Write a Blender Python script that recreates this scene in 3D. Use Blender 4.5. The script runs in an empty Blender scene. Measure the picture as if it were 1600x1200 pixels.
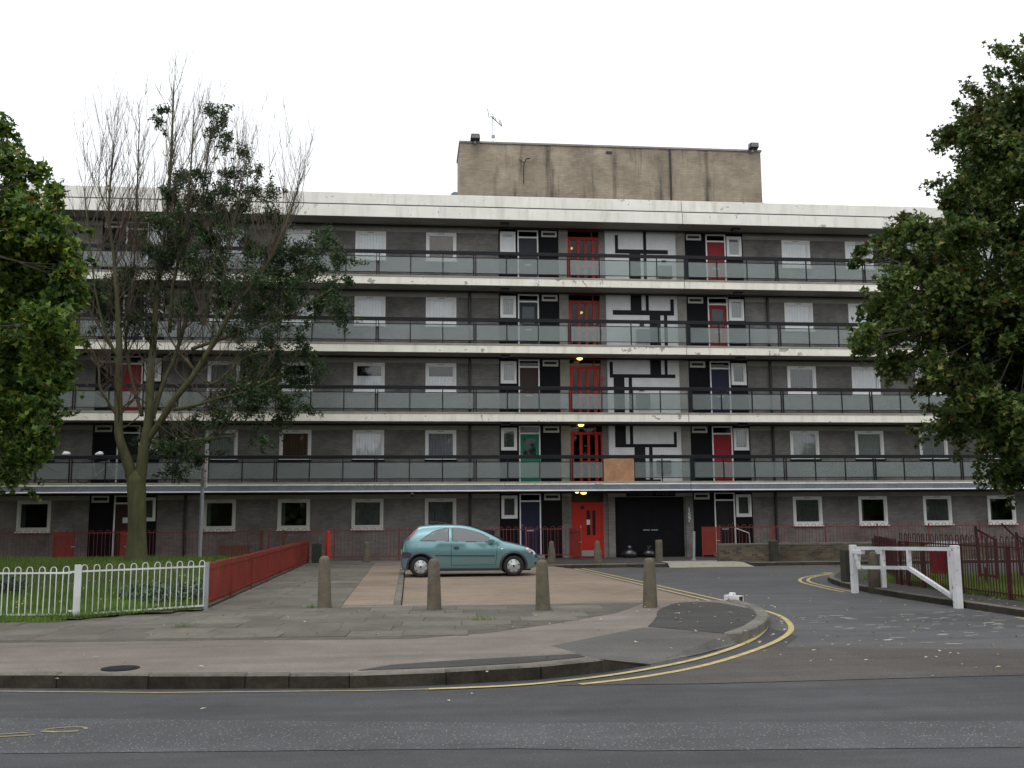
import bpy, math, random
import numpy as np
from mathutils import Matrix, Vector
random.seed(11); rng = np.random.default_rng(11)
scene = bpy.context.scene
COL = scene.collection
R = math.radians

# ------------------------------------------------------------------ camera
cam_d = bpy.data.cameras.new('camera'); cam = bpy.data.objects.new('camera', cam_d); COL.objects.link(cam)
cr, cu, cf = (0.99484839, -0.10112959, -0.00703529), (-0.00641535, -0.13206649, 0.9912201), (0.10117081, 0.98606858, 0.13203492)
CAMZ = 1.73
cam.matrix_world = Matrix(((cr[0], cu[0], -cf[0], 0), (cr[1], cu[1], -cf[1], 0), (cr[2], cu[2], -cf[2], CAMZ), (0, 0, 0, 1)))
cam_d.sensor_width = 36; cam_d.lens = 1550.3 / 1600 * 36; cam_d.clip_end = 2000; cam_d.clip_start = 0.05
scene.camera = cam

# ------------------------------------------------------------------ sky: even overcast
SUN_EL, SUN_AZ = R(58), R(205)
world = bpy.data.worlds.new('World'); scene.world = world; world.use_nodes = True
wn, wl = world.node_tree.nodes, world.node_tree.links
bg = wn['Background']; bg.inputs['Strength'].default_value = 0.12
sky = wn.new('ShaderNodeTexSky'); sky.sky_type = 'NISHITA'; sky.sun_disc = False
sky.sun_elevation = SUN_EL; sky.sun_rotation = SUN_AZ; sky.dust_density = 4; sky.air_density = 1.0
hs = wn.new('ShaderNodeHueSaturation'); hs.inputs['Saturation'].default_value = 0.12; hs.inputs['Value'].default_value = 1.0
mx = wn.new('ShaderNodeMix'); mx.data_type = 'RGBA'; mx.inputs[0].default_value = 0.86
mx.inputs[7].default_value = (8.6, 8.85, 9.1, 1)
wl.new(sky.outputs[0], hs.inputs['Color']); wl.new(hs.outputs[0], mx.inputs[6]); wl.new(mx.outputs[2], bg.inputs['Color'])
sun_d = bpy.data.lights.new('sun', 'SUN'); sun_d.energy = 0.6; sun_d.angle = R(35); sun_d.color = (1, .97, .92)
sun = bpy.data.objects.new('sun', sun_d); COL.objects.link(sun)
sdir = Vector((math.sin(SUN_AZ) * math.cos(SUN_EL), math.cos(SUN_AZ) * math.cos(SUN_EL), math.sin(SUN_EL)))
sun.rotation_euler = sdir.to_track_quat('Z', 'Y').to_euler(); sun.location = sdir * 60
vs = scene.view_settings; vs.view_transform = 'Standard'; vs.look = 'None'; vs.exposure = 0.35; vs.gamma = 1
scene.render.engine = 'CYCLES'; scene.cycles.use_denoising = True
scene.cycles.max_bounces = 8; scene.cycles.diffuse_bounces = 3; scene.cycles.transmission_bounces = 6; scene.cycles.transparent_max_bounces = 12
scene.cycles.use_adaptive_sampling = True; scene.cycles.adaptive_threshold = 0.02

# ------------------------------------------------------------------ materials
def new_mat(name):
    m = bpy.data.materials.new(name); m.use_nodes = True
    nt = m.node_tree; return m, nt, nt.nodes['Principled BSDF']
def N(nt, t, **k):
    n = nt.nodes.new(t)
    for a, v in k.items(): setattr(n, a, v)
    return n
def noise(nt, scale, detail=5, rough=.6, vec=None):
    n = N(nt, 'ShaderNodeTexNoise'); n.inputs['Scale'].default_value = scale; n.inputs['Detail'].default_value = detail; n.inputs['Roughness'].default_value = rough
    if vec is None:
        tc = N(nt, 'ShaderNodeTexCoord'); vec = tc.outputs['Object']
    nt.links.new(vec, n.inputs['Vector']); return n
def ramp(nt, src, stops):
    r = N(nt, 'ShaderNodeValToRGB'); e = r.color_ramp.elements
    while len(e) < len(stops): e.new(.5)
    for el, (p, c) in zip(e, stops): el.position = p; el.color = (*c, 1) if len(c) == 3 else c
    nt.links.new(src, r.inputs[0]); return r
def mixc(nt, f, a, b, mode='MIX'):
    m = N(nt, 'ShaderNodeMix', data_type='RGBA', blend_type=mode)
    for s, i in ((f, 0), (a, 6), (b, 7)):
        if hasattr(s, 'links'): nt.links.new(s, m.inputs[i])
        elif i == 0: m.inputs[0].default_value = s
        else: m.inputs[i].default_value = (*s, 1)
    return m.outputs[2]
def bump(nt, p, h, strength=.3, dist=.02):
    b = N(nt, 'ShaderNodeBump'); b.inputs['Strength'].default_value = strength; b.inputs['Distance'].default_value = dist
    nt.links.new(h, b.inputs['Height']); nt.links.new(b.outputs[0], p.inputs['Normal'])
def worldvec(nt):
    g = N(nt, 'ShaderNodeNewGeometry'); return g.outputs['Position']
MATS = {}
def plain(name, c, rough=.6, var=.18, scale=6., bscale=None, bstr=.15, metal=0, spec=.5, rnd=0, coat=0, wpos=False):
    """surface with two scales of tone variation, fine relief and an optional per-piece tone"""
    m, nt, p = new_mat(name)
    vec = worldvec(nt) if wpos else None
    n1 = noise(nt, scale, 6, .65, vec); n2 = noise(nt, scale * 7, 4, .6, vec)
    k = lambda f: tuple(min(1, x * f) for x in c)
    r1 = ramp(nt, n1.outputs[0], [(.3, k(1 - var)), (.7, k(1 + var))])
    r2 = ramp(nt, n2.outputs[0], [(.3, (1 - var * .6,) * 3), (.7, (1 + var * .4,) * 3)])
    col = mixc(nt, 1., r1.outputs[0], r2.outputs[0], 'MULTIPLY')
    if rnd:
        oi = N(nt, 'ShaderNodeObjectInfo'); rr = ramp(nt, oi.outputs['Random'], [(0, (1 - rnd,) * 3), (1, (1 + rnd * .6, 1 + rnd * .6, 1 + rnd * .5))])
        col = mixc(nt, 1., col, rr.outputs[0], 'MULTIPLY')
    nt.links.new(col, p.inputs['Base Color']); p.inputs['Roughness'].default_value = rough; p.inputs['Metallic'].default_value = metal
    p.inputs['Specular IOR Level'].default_value = spec; p.inputs['Coat Weight'].default_value = coat
    if bscale:
        nb = noise(nt, bscale, 4, .7, vec); bump(nt, p, nb.outputs[0], bstr, .01)
    MATS[name] = m; return m
def asphalt(name, c, speck=.25, speckcol=(.3, .3, .29), rough=.8, red=False):
    m, nt, p = new_mat(name); v = worldvec(nt)
    big = noise(nt, .35, 5, .6, v); mid = noise(nt, 2.2, 6, .7, v); fine = noise(nt, 55, 3, .7, v)
    k = lambda f: tuple(x * f for x in c)
    a = ramp(nt, big.outputs[0], [(.3, k(.82)), (.7, k(1.18))]); b = ramp(nt, mid.outputs[0], [(.3, (.86,) * 3), (.72, (1.12,) * 3)])
    mp = N(nt, 'ShaderNodeMapping'); mp.inputs['Scale'].default_value = (.22, 2.6, 1); mp.inputs['Rotation'].default_value = (0, 0, .12); nt.links.new(v, mp.inputs[0]); sk = noise(nt, 1.1, 5, .65, mp.outputs[0]); skr = ramp(nt, sk.outputs[0], [(.3, (.82,) * 3), (.7, (1.2,) * 3)])
    col = mixc(nt, 1., a.outputs[0], b.outputs[0], 'MULTIPLY'); col = mixc(nt, 1., col, skr.outputs[0], 'MULTIPLY')
    f = ramp(nt, fine.outputs[0], [(.35, (.7,) * 3), (.65, (1.25,) * 3)]); col = mixc(nt, 1., col, f.outputs[0], 'MULTIPLY')
    vo = N(nt, 'ShaderNodeTexVoronoi'); vo.inputs['Scale'].default_value = 30; nt.links.new(v, vo.inputs['Vector'])
    sp = ramp(nt, vo.outputs['Distance'], [(.12, (1,) * 3), (.22, (0,) * 3)])
    wv = N(nt, 'ShaderNodeTexWhiteNoise'); nt.links.new(vo.outputs['Position'], wv.inputs[0])
    th = ramp(nt, wv.outputs['Value'], [(1 - speck - .02, (0,) * 3), (1 - speck, (1,) * 3)])
    msk = mixc(nt, 1., sp.outputs[0], th.outputs[0], 'MULTIPLY'); col = mixc(nt, msk, col, speckcol)
    nt.links.new(col, p.inputs['Base Color']); p.inputs['Roughness'].default_value = rough; p.inputs['Specular IOR Level'].default_value = .3
    bump(nt, p, fine.outputs[0], .35, .006); MATS[name] = m; return m
def brick_mat(name, c1, c2, mortar, scale=1., rough=.85, stain=0.):
    m, nt, p = new_mat(name)
    g = N(nt, 'ShaderNodeNewGeometry'); sx = N(nt, 'ShaderNodeSeparateXYZ'); nt.links.new(g.outputs['Position'], sx.inputs[0])
    ad = N(nt, 'ShaderNodeMath', operation='ADD'); nt.links.new(sx.outputs[0], ad.inputs[0]); nt.links.new(sx.outputs[1], ad.inputs[1])
    cb = N(nt, 'ShaderNodeCombineXYZ'); nt.links.new(ad.outputs[0], cb.inputs[0]); nt.links.new(sx.outputs[2], cb.inputs[1])
    b = N(nt, 'ShaderNodeTexBrick'); b.inputs['Scale'].default_value = 1; b.inputs['Brick Width'].default_value = .225 * scale; b.inputs['Row Height'].default_value = .075 * scale
    b.inputs['Mortar Size'].default_value = .006 * scale; b.inputs['Mortar Smooth'].default_value = .2; b.inputs['Color1'].default_value = (*c1, 1); b.inputs['Color2'].default_value = (*c2, 1); b.inputs['Mortar'].default_value = (*mortar, 1)
    nt.links.new(cb.outputs[0], b.inputs['Vector'])
    n1 = noise(nt, .9, 6, .65, g.outputs['Position']); r = ramp(nt, n1.outputs[0], [(.3, (.6,) * 3), (.68, (1.28,) * 3)])
    col = mixc(nt, 1., b.outputs[0], r.outputs[0], 'MULTIPLY')
    if stain:  # dark run-off streaks, long in z
        mp = N(nt, 'ShaderNodeMapping'); mp.inputs['Scale'].default_value = (1.5, 1.5, .16); nt.links.new(g.outputs['Position'], mp.inputs[0])
        s = noise(nt, 1.0, 5, .6, mp.outputs[0]); sr = ramp(nt, s.outputs[0], [(.53, (1,) * 3), (.67, (1 - stain,) * 3)])
        col = mixc(nt, 1., col, sr.outputs[0], 'MULTIPLY')
    nt.links.new(col, p.inputs['Base Color']); p.inputs['Roughness'].default_value = rough; p.inputs['Specular IOR Level'].default_value = .25
    bump(nt, p, b.outputs['Fac'], -.5, .008); MATS[name] = m; return m
def peeling(name, c, under, rough=.55, amount=.65, scale=1.0):
    m, nt, p = new_mat(name); v = worldvec(nt)
    zone = noise(nt, .28, 3, .5, v); n = noise(nt, scale * 2.4, 7, .68, v); n2 = noise(nt, 1.2, 4, .6, v)
    ad = N(nt, 'ShaderNodeMath', operation='MULTIPLY_ADD'); nt.links.new(zone.outputs[0], ad.inputs[0]); ad.inputs[1].default_value = .45; nt.links.new(n.outputs[0], ad.inputs[2])
    msk = ramp(nt, ad.outputs[0], [(amount + .21, (0,) * 3), (amount + .222, (1,) * 3)])
    mp = N(nt, 'ShaderNodeMapping'); mp.inputs['Scale'].default_value = (2.2, 2.2, .3); nt.links.new(v, mp.inputs[0])
    st = noise(nt, 1.6, 5, .6, mp.outputs[0])
    base = ramp(nt, n2.outputs[0], [(.3, tuple(x * .9 for x in c)), (.7, tuple(min(1, x * 1.06) for x in c))])
    sr = ramp(nt, st.outputs[0], [(.5, (1,) * 3), (.75, (.8, .78, .72))]); base = mixc(nt, 1., base.outputs[0], sr.outputs[0], 'MULTIPLY')
    nt.links.new(mixc(nt, msk.outputs[0], base, under), p.inputs['Base Color']); p.inputs['Roughness'].default_value = rough
    iv = N(nt, 'ShaderNodeInvert'); nt.links.new(msk.outputs[0], iv.inputs['Color']); bump(nt, p, iv.outputs[0], .5, .01)
    MATS[name] = m; return m
def glass(name, tint=(.8, .85, .85), gain=1.0):
    m, nt, p = new_mat(name); nt.nodes.remove(p); out = nt.nodes['Material Output']
    tr = N(nt, 'ShaderNodeBsdfTransparent'); tr.inputs[0].default_value = (*tint, 1)
    gl = N(nt, 'ShaderNodeBsdfGlossy'); gl.inputs['Roughness'].default_value = .02
    fr = N(nt, 'ShaderNodeFresnel'); fr.inputs['IOR'].default_value = 1.6
    mu = N(nt, 'ShaderNodeMath', operation='MULTIPLY_ADD'); mu.inputs[1].default_value = gain; mu.inputs[2].default_value = .004; nt.links.new(fr.outputs[0], mu.inputs[0])
    mi = N(nt, 'ShaderNodeMixShader'); nt.links.new(mu.outputs[0], mi.inputs[0]); nt.links.new(tr.outputs[0], mi.inputs[1]); nt.links.new(gl.outputs[0], mi.inputs[2])
    nt.links.new(mi.outputs[0], out.inputs['Surface']); MATS[name] = m; return m
def frosted(name):
    m, nt, p = new_mat(name); nt.nodes.remove(p); out = nt.nodes['Material Output']
    rf = N(nt, 'ShaderNodeBsdfRefraction'); rf.inputs['Roughness'].default_value = .16; rf.inputs['IOR'].default_value = 1.35; rf.inputs[0].default_value = (.86, .92, .9, 1)
    df = N(nt, 'ShaderNodeBsdfDiffuse'); df.inputs[0].default_value = (.30, .34, .34, 1)
    gl = N(nt, 'ShaderNodeBsdfGlossy'); gl.inputs['Roughness'].default_value = .25
    a = N(nt, 'ShaderNodeMixShader'); a.inputs[0].default_value = .34; b = N(nt, 'ShaderNodeMixShader'); b.inputs[0].default_value = .05
    nt.links.new(rf.outputs[0], a.inputs[1]); nt.links.new(df.outputs[0], a.inputs[2]); nt.links.new(a.outputs[0], b.inputs[1]); nt.links.new(gl.outputs[0], b.inputs[2])
    nt.links.new(b.outputs[0], out.inputs['Surface']); MATS[name] = m; return m
def leafy(name, stops, trans=.35, rough=.5, zone=None):
    m, nt, p = new_mat(name); out = nt.nodes['Material Output']
    g = N(nt, 'ShaderNodeNewGeometry'); r = ramp(nt, g.outputs['Random Per Island'], stops)
    n = noise(nt, .7, 3, .5, g.outputs['Position']); r2 = ramp(nt, n.outputs[0], [(.3, (.75, .75, .75)), (.7, (1.2, 1.2, 1.15))])
    col = mixc(nt, 1., r.outputs[0], r2.outputs[0], 'MULTIPLY')
    if zone:
        zn = noise(nt, zone[0], 2, .5, g.outputs['Position']); zr = ramp(nt, zn.outputs[0], [(zone[1], (0,) * 3), (zone[1] + .1, (.7,) * 3)])
        col = mixc(nt, zr.outputs[0], col, zone[2])
    nt.links.new(col, p.inputs['Base Color']); p.inputs['Roughness'].default_value = rough; p.inputs['Specular IOR Level'].default_value = .35
    t = N(nt, 'ShaderNodeBsdfTranslucent'); nt.links.new(col, t.inputs[0]); mi = N(nt, 'ShaderNodeMixShader'); mi.inputs[0].default_value = trans
    nt.links.new(p.outputs[0], mi.inputs[1]); nt.links.new(t.outputs[0], mi.inputs[2]); nt.links.new(mi.outputs[0], out.inputs['Surface']); MATS[name] = m; return m
def tile_mat(name, c):
    m, nt, p = new_mat(name); g = N(nt, 'ShaderNodeNewGeometry'); sx = N(nt, 'ShaderNodeSeparateXYZ'); nt.links.new(g.outputs['Position'], sx.inputs[0])
    cb = N(nt, 'ShaderNodeCombineXYZ'); nt.links.new(sx.outputs[0], cb.inputs[0]); nt.links.new(sx.outputs[2], cb.inputs[1])
    b = N(nt, 'ShaderNodeTexBrick', offset=0.); b.inputs['Scale'].default_value = 1; b.inputs['Brick Width'].default_value = .102; b.inputs['Row Height'].default_value = .102; b.inputs['Mortar Size'].default_value = .004
    b.inputs['Color1'].default_value = (*c, 1); b.inputs['Color2'].default_value = (*(x * .96 for x in c), 1); b.inputs['Mortar'].default_value = (*(x * .78 + .005 for x in c), 1)
    nt.links.new(cb.outputs[0], b.inputs['Vector']); n = noise(nt, 1.6, 5, .6, g.outputs['Position']); r = ramp(nt, n.outputs[0], [(.3, (.86,) * 3), (.7, (1.05,) * 3)])
    nt.links.new(mixc(nt, 1., b.outputs[0], r.outputs[0], 'MULTIPLY'), p.inputs['Base Color']); p.inputs['Roughness'].default_value = .55; p.inputs['Specular IOR Level'].default_value = .2; bump(nt, p, b.outputs['Fac'], -.2, .003); MATS[name] = m; return m
def emit(name, c, s):
    m, nt, p = new_mat(name); p.inputs['Base Color'].default_value = (*c, 1); p.inputs['Emission Color'].default_value = (*c, 1); p.inputs['Emission Strength'].default_value = s; MATS[name] = m; return m
def rail_paint(name, c, worn, rough=.5, th=.66):
    m, nt, p = new_mat(name); v = worldvec(nt); n = noise(nt, 9, 6, .7, v); n2 = noise(nt, 1.3, 4, .6, v)
    a = ramp(nt, n2.outputs[0], [(.3, tuple(x * .75 for x in c)), (.7, tuple(x * 1.15 for x in c))]); k = ramp(nt, n.outputs[0], [(th, (0,) * 3), (th + .03, (1,) * 3)])
    nt.links.new(mixc(nt, k.outputs[0], a.outputs[0], worn), p.inputs['Base Color']); p.inputs['Roughness'].default_value = rough; MATS[name] = m; return m
def corrugated(name, c):
    m, nt, p = new_mat(name); g = N(nt, 'ShaderNodeNewGeometry'); w = N(nt, 'ShaderNodeTexWave', bands_direction='X'); w.inputs['Scale'].default_value = 6; w.inputs['Distortion'].default_value = .6; nt.links.new(g.outputs['Position'], w.inputs['Vector'])
    n = noise(nt, 1.4, 6, .7, g.outputs['Position']); r = ramp(nt, n.outputs[0], [(.3, tuple(x * .7 for x in c)), (.72, tuple(x * 1.3 for x in c))])
    nt.links.new(r.outputs[0], p.inputs['Base Color']); p.inputs['Roughness'].default_value = .55; bump(nt, p, w.outputs['Fac'], .6, .02); MATS[name] = m; return m

asphalt('asphalt', (.062, .062, .066), .10, (.16, .16, .155)); asphalt('asphalt_old', (.078, .078, .083), .6, (.34, .34, .34)); asphalt('asphalt_red', (.08, .071, .066), .35, (.17, .15, .13))
asphalt('asphalt_side', (.09, .09, .092), .15, (.2, .2, .195))
asphalt('tarmac_pink', (.185, .158, .138), .25, (.28, .25, .22)); asphalt('tarmac_mid', (.1, .095, .088), .2, (.2, .19, .17)); asphalt('tarmac_dark', (.055, .053, .051), .12, (.18, .17, .16)); asphalt('parking_pink', (.245, .19, .145), .25, (.33, .28, .22))
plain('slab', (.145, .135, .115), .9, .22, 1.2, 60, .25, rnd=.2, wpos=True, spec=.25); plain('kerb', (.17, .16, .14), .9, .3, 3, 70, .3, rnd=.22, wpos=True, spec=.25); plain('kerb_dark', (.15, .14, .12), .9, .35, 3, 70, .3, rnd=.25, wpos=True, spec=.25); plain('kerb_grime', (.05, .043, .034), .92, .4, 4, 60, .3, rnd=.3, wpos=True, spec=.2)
plain('joint_dirt', (.095, .086, .07), .95, .3, 5, 60, .3, wpos=True); plain('soil', (.05, .055, .025), .95, .3, 2, 30, .4, wpos=True)
plain('yellow_paint', (.46, .37, .16), .8, .3, 7, 80, .2, wpos=True); plain('yellow_faded', (.26, .22, .12), .85, .3, 9, wpos=True); plain('white_mark', (.45, .44, .41), .8, .2, 9, wpos=True); plain('tactile', (.3, .275, .22), .8, .15, 3, 30, .5, wpos=True)
brick_mat('brick_wall', (.215, .204, .19), (.165, .157, .147), (.15, .143, .135)); brick_mat('brick_pier', (.21, .2, .185), (.17, .162, .15), (.12, .115, .11)); brick_mat('brick_tan', (.37, .31, .23), (.3, .25, .19), (.24, .21, .17), 1, .85, .72)
brick_mat('brick_low', (.15, .115, .075), (.055, .05, .04), (.12, .11, .085)); plain('coping', (.12, .11, .09), .9, .3, 4, 40, .3, wpos=True)
peeling('cream_paint', (.82, .79, .69), (.36, .345, .32)); peeling('white_parapet', (.82, .805, .74), (.4, .385, .36), .6, .675); plain('soffit', (.27, .26, .235), .85, .15, 1, wpos=True); plain('lintel', (.35, .335, .3), .85, .14, 1.2, 30, .15, wpos=True); plain('concrete', (.27, .255, .225), .85, .22, 2, 40, .2, wpos=True)
plain('bollard', (.135, .115, .082), .92, .28, 5, 70, .5, rnd=.15); plain('dark_wood', (.035, .034, .024), .85, .4, 5, 30, .4); plain('brown_wood', (.15, .06, .03), .8, .3, 6, 30, .3)
corrugated('canopy_sheet', (.15, .165, .21)); plain('roof_felt', (.12, .12, .12), .9)
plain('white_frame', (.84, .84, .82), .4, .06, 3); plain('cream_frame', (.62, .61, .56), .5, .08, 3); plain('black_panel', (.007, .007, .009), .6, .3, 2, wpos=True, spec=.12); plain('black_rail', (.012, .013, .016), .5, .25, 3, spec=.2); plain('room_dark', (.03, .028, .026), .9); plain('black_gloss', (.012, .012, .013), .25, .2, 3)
glass('window_glass', (.97, .98, .98), .85); glass('door_glass', (.5, .55, .55), .45); frosted('frosted_glass')
plain('net_white', (.9, .91, .94), .9, .05, 8); plain('net_grey', (.36, .38, .38), .9, .12, 8); plain('net_dark', (.10, .11, .105), .9, .2, 8); plain('blind_brown', (.13, .07, .045), .8, .12, 8); plain('curtain_lilac', (.28, .27, .33), .9, .12, 8)
for n_, c_ in (('door_navy', (.012, .015, .045)), ('door_slate', (.03, .034, .045)), ('door_brown', (.05, .024, .017)), ('door_green', (.01, .19, .105)), ('door_red', (.26, .012, .018)), ('door_black', (.012, .011, .012)), ('stair_red', (.42, .02, .012)), ('stair_red_dull', (.36, .025, .02))): plain(n_, c_, .5, .12, 3, spec=.25)
tile_mat('tile_white', (.82, .82, .83)); tile_mat('tile_black', (.01, .01, .012)); plain('steel', (.45, .46, .48), .4, .1, 4, metal=.8); plain('galv', (.34, .36, .38), .5, .15, 5, metal=.4); plain('cabinet_grey', (.14, .15, .17), .5); plain('plywood', (.38, .2, .11), .8, .25, 2.5)
rail_paint('rail_red', (.215, .022, .012), (.05, .016, .01), .6); rail_paint('rail_red_dull', (.19, .03, .028), (.08, .03, .025)); rail_paint('rail_maroon', (.055, .010, .013), (.03, .012, .012)); rail_paint('rail_white', (.74, .74, .74), (.4, .38, .34)); rail_paint('gate_white', (.66, .66, .68), (.2, .17, .14), .55, .6)
plain('bright_red', (.5, .03, .015), .45, .12, 4)
emit('lamp_yellow', (1, .72, .2), 2.2); plain('lamp_body', (.5, .46, .3), .5); plain('plastic_black', (.015, .015, .016), .4); plain('bag_black', (.014, .014, .017), .22, .2, 9, 14, .8, spec=.7)
plain('white_plain', (.75, .75, .75), .5, .05); plain('paper', (.7, .7, .72), .7, .05); plain('sign_white', (.75, .72, .72), .4, .05); plain('sign_red', (.5, .05, .06), .4)
plain('alu', (.5, .51, .53), .4, .1, 5, metal=.7)
bark_stops = None
def bark(name, c1, c2):
    m, nt, p = new_mat(name); v = worldvec(nt); mp = N(nt, 'ShaderNodeMapping'); mp.inputs['Scale'].default_value = (3, 3, .5); nt.links.new(v, mp.inputs[0])
    n = noise(nt, 2, 7, .7, mp.outputs[0]); n2 = noise(nt, 1.1, 4, .6, v); r = ramp(nt, n.outputs[0], [(.3, c1), (.7, c2)]); r2 = ramp(nt, n2.outputs[0], [(.3, (.7,) * 3), (.7, (1.2,) * 3)])
    nt.links.new(mixc(nt, 1., r.outputs[0], r2.outputs[0], 'MULTIPLY'), p.inputs['Base Color']); p.inputs['Roughness'].default_value = .92; bump(nt, p, n.outputs[0], .5, .03); MATS[name] = m
bark('bark_green', (.06, .062, .024), (.12, .115, .052)); bark('bark_brown', (.035, .03, .022), (.07, .058, .042)); plain('twig', (.085, .062, .045), .9, .25, 3)
leafy('maple_leaf', [(0, (.03, .07, .01)), (.45, (.062, .125, .016)), (.78, (.15, .23, .03)), (.985, (.22, .26, .04)), (.998, (.25, .07, .02))], .3)
leafy('maple_turning', [(0, (.03, .06, .012)), (.5, (.055, .1, .017)), (.82, (.11, .15, .03)), (.985, (.17, .17, .04)), (.998, (.22, .08, .03))], .3, .5, (.3, .62, (.13, .07, .035)))
leafy('ash_leaf', [(0, (.022, .048, .018)), (.6, (.04, .078, .028)), (.95, (.07, .115, .04)), (.995, (.2, .17, .03))], .3)
leafy('grass_blade', [(0, (.08, .17, .02)), (.5, (.15, .28, .04)), (.9, (.21, .3, .06)), (1, (.3, .28, .12))], .4); leafy('weed_leaf', [(0, (.06, .11, .06)), (1, (.13, .2, .12))], .25)
leafy('dead_leaf', [(0, (.3, .24, .1)), (.4, (.42, .37, .2)), (.7, (.55, .52, .4)), (1, (.3, .12, .04))], .1); plain('flower_yellow', (.7, .5, .03), .6)

# ------------------------------------------------------------------ mesh helpers
class MB:
    def __init__(s): s.v = []; s.f = []
    def box(s, x0, x1, y0, y1, z0, z1):
        b = len(s.v); s.v += [(x, y, z) for z in (z0, z1) for y in (y0, y1) for x in (x0, x1)]
        s.f += [tuple(b + i for i in q) for q in ((0, 2, 3, 1), (4, 5, 7, 6), (0, 1, 5, 4), (2, 6, 7, 3), (0, 4, 6, 2), (1, 3, 7, 5))]; return s
    def bbox(s, x0, x1, y0, y1, z0, z1, c=.01):   # box with chamfered top edge
        b = len(s.v)
        for z, i in ((z0, 0), (z1 - c, 0), (z1, c)): s.v += [(x0 + i, y0 + i, z), (x1 - i, y0 + i, z), (x1 - i, y1 - i, z), (x0 + i, y1 - i, z)]
        s.f.append((b + 3, b + 2, b + 1, b)); s.f.append((b + 8, b + 9, b + 10, b + 11))
        for k in (0, 4):
            for i in range(4): j = (i + 1) % 4; s.f.append((b + k + i, b + k + j, b + k + 4 + j, b + k + 4 + i))
        return s
    def tube(s, pts, rad, n=6, cap=True):
        pts = [Vector(p) for p in pts]; rad = rad if hasattr(rad, '__len__') else [rad] * len(pts); b = len(s.v); ref = None
        for i, p in enumerate(pts):
            t = ((pts[min(i + 1, len(pts) - 1)] - pts[max(i - 1, 0)])).normalized()
            if ref is None: ref = Vector((1, 0, 0)) if abs(t.x) < .8 else Vector((0, 1, 0))
            u = (ref - t * ref.dot(t)).normalized(); w = t.cross(u); ref = u
            for k in range(n):
                a = 2 * math.pi * (k + .5) / n; s.v.append(tuple(p + (u * math.cos(a) + w * math.sin(a)) * rad[i]))
        for i in range(len(pts) - 1):
            for k in range(n): a = b + i * n + k; c = b + i * n + (k + 1) % n; s.f.append((a, c, c + n, a + n))
        if cap: s.f.append(tuple(b + k for k in range(n - 1, -1, -1))); s.f.append(tuple(b + (len(pts) - 1) * n + k for k in range(n)))
        return s
    def lathe(s, prof, n=16, cx=0, cy=0, cap=True):
        b = len(s.v)
        for r, z in prof:
            for k in range(n): a = 2 * math.pi * k / n; s.v.append((cx + r * math.cos(a), cy + r * math.sin(a), z))
        for i in range(len(prof) - 1):
            for k in range(n): a = b + i * n + k; c = b + i * n + (k + 1) % n; s.f.append((a, c, c + n, a + n))
        if cap: s.f.append(tuple(b + k for k in range(n - 1, -1, -1))); s.f.append(tuple(b + (len(prof) - 1) * n + k for k in range(n)))
        return s
    def prism(s, poly, z0, z1):
        b = len(s.v); n = len(poly); s.v += [(x, y, z0) for x, y in poly] + [(x, y, z1) for x, y in poly]
        s.f.append(tuple(b + i for i in range(n - 1, -1, -1))); s.f.append(tuple(b + n + i for i in range(n)))
        for i in range(n): j = (i + 1) % n; s.f.append((b + i, b + j, b + n + j, b + n + i))
        return s
    def sheet(s, pts):
        b = len(s.v); s.v += list(pts); s.f.append(tuple(range(b, b + len(pts)))); return s
    def ribbon(s, pts, w, z):
        b = len(s.v)
        for i, p in enumerate(pts):
            p0, p1 = Vector(pts[max(i - 1, 0)]), Vector(pts[min(i + 1, len(pts) - 1)]); d = (p1 - p0).normalized(); nn = Vector((-d.y, d.x)) * w / 2
            s.v += [(p[0] + nn.x, p[1] + nn.y, z), (p[0] - nn.x, p[1] - nn.y, z)]
        for i in range(len(pts) - 1): a = b + 2 * i; s.f.append((a, a + 1, a + 3, a + 2))
        return s
    def wall(s, x0, x1, z0, z1, y0, y1, openings=()):
        xs = sorted({x0, x1, *[min(max(v, x0), x1) for o in openings for v in o[:2]]})
        for a, b in zip(xs, xs[1:]):
            if b - a < 1e-4: continue
            m = (a + b) / 2; cuts = sorted((o[2], o[3]) for o in openings if o[0] < m < o[1]); z = z0
            for c0, c1 in cuts:
                if c0 > z + 1e-4: s.box(a, b, y0, y1, z, c0)
                z = max(z, c1)
            if z < z1 - 1e-4: s.box(a, b, y0, y1, z, z1)
        return s
    def mesh(s, name, mat, smooth=False):
        me = bpy.data.meshes.new(name); me.from_pydata(s.v, [], s.f); me.materials.append(MATS[mat] if isinstance(mat, str) else mat)
        if smooth: me.polygons.foreach_set('use_smooth', [True] * len(me.polygons))
        me.update(); return me
    def build(s, name, mat, parent=None, smooth=False, loc=None): return place(name, s.mesh(name, mat, smooth), parent, loc)
def place(name, me, parent=None, loc=None, rot=None, local=False):
    """link a mesh; coordinates are world ones unless local (then relative to the parent)"""
    o = bpy.data.objects.new(name, me); COL.objects.link(o)
    if loc is not None: o.location = loc
    if rot is not None: o.rotation_euler = rot
    if parent is not None:
        o.parent = parent
        if not local: o.matrix_parent_inverse = world_of(parent).inverted()
    return o
def world_of(o):
    m = Matrix.LocRotScale(o.location, o.rotation_euler, o.scale)
    return m if o.parent is None else world_of(o.parent) @ o.matrix_parent_inverse @ m
def thing(name, label, cat, loc=(0, 0, 0), rz=0, group=None):
    o = bpy.data.objects.new(name, None); COL.objects.link(o); o.empty_display_size = .2; o.location = loc; o.rotation_euler = (0, 0, rz); return tag(o, label, cat, group)
def tag(o, label, cat, group=None):
    o['label'] = label; o['category'] = cat
    if group: o['group'] = group
    return o
def struct(o): o['kind'] = 'structure'; return o
def stuff(o): o['kind'] = 'stuff'; return o
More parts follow.
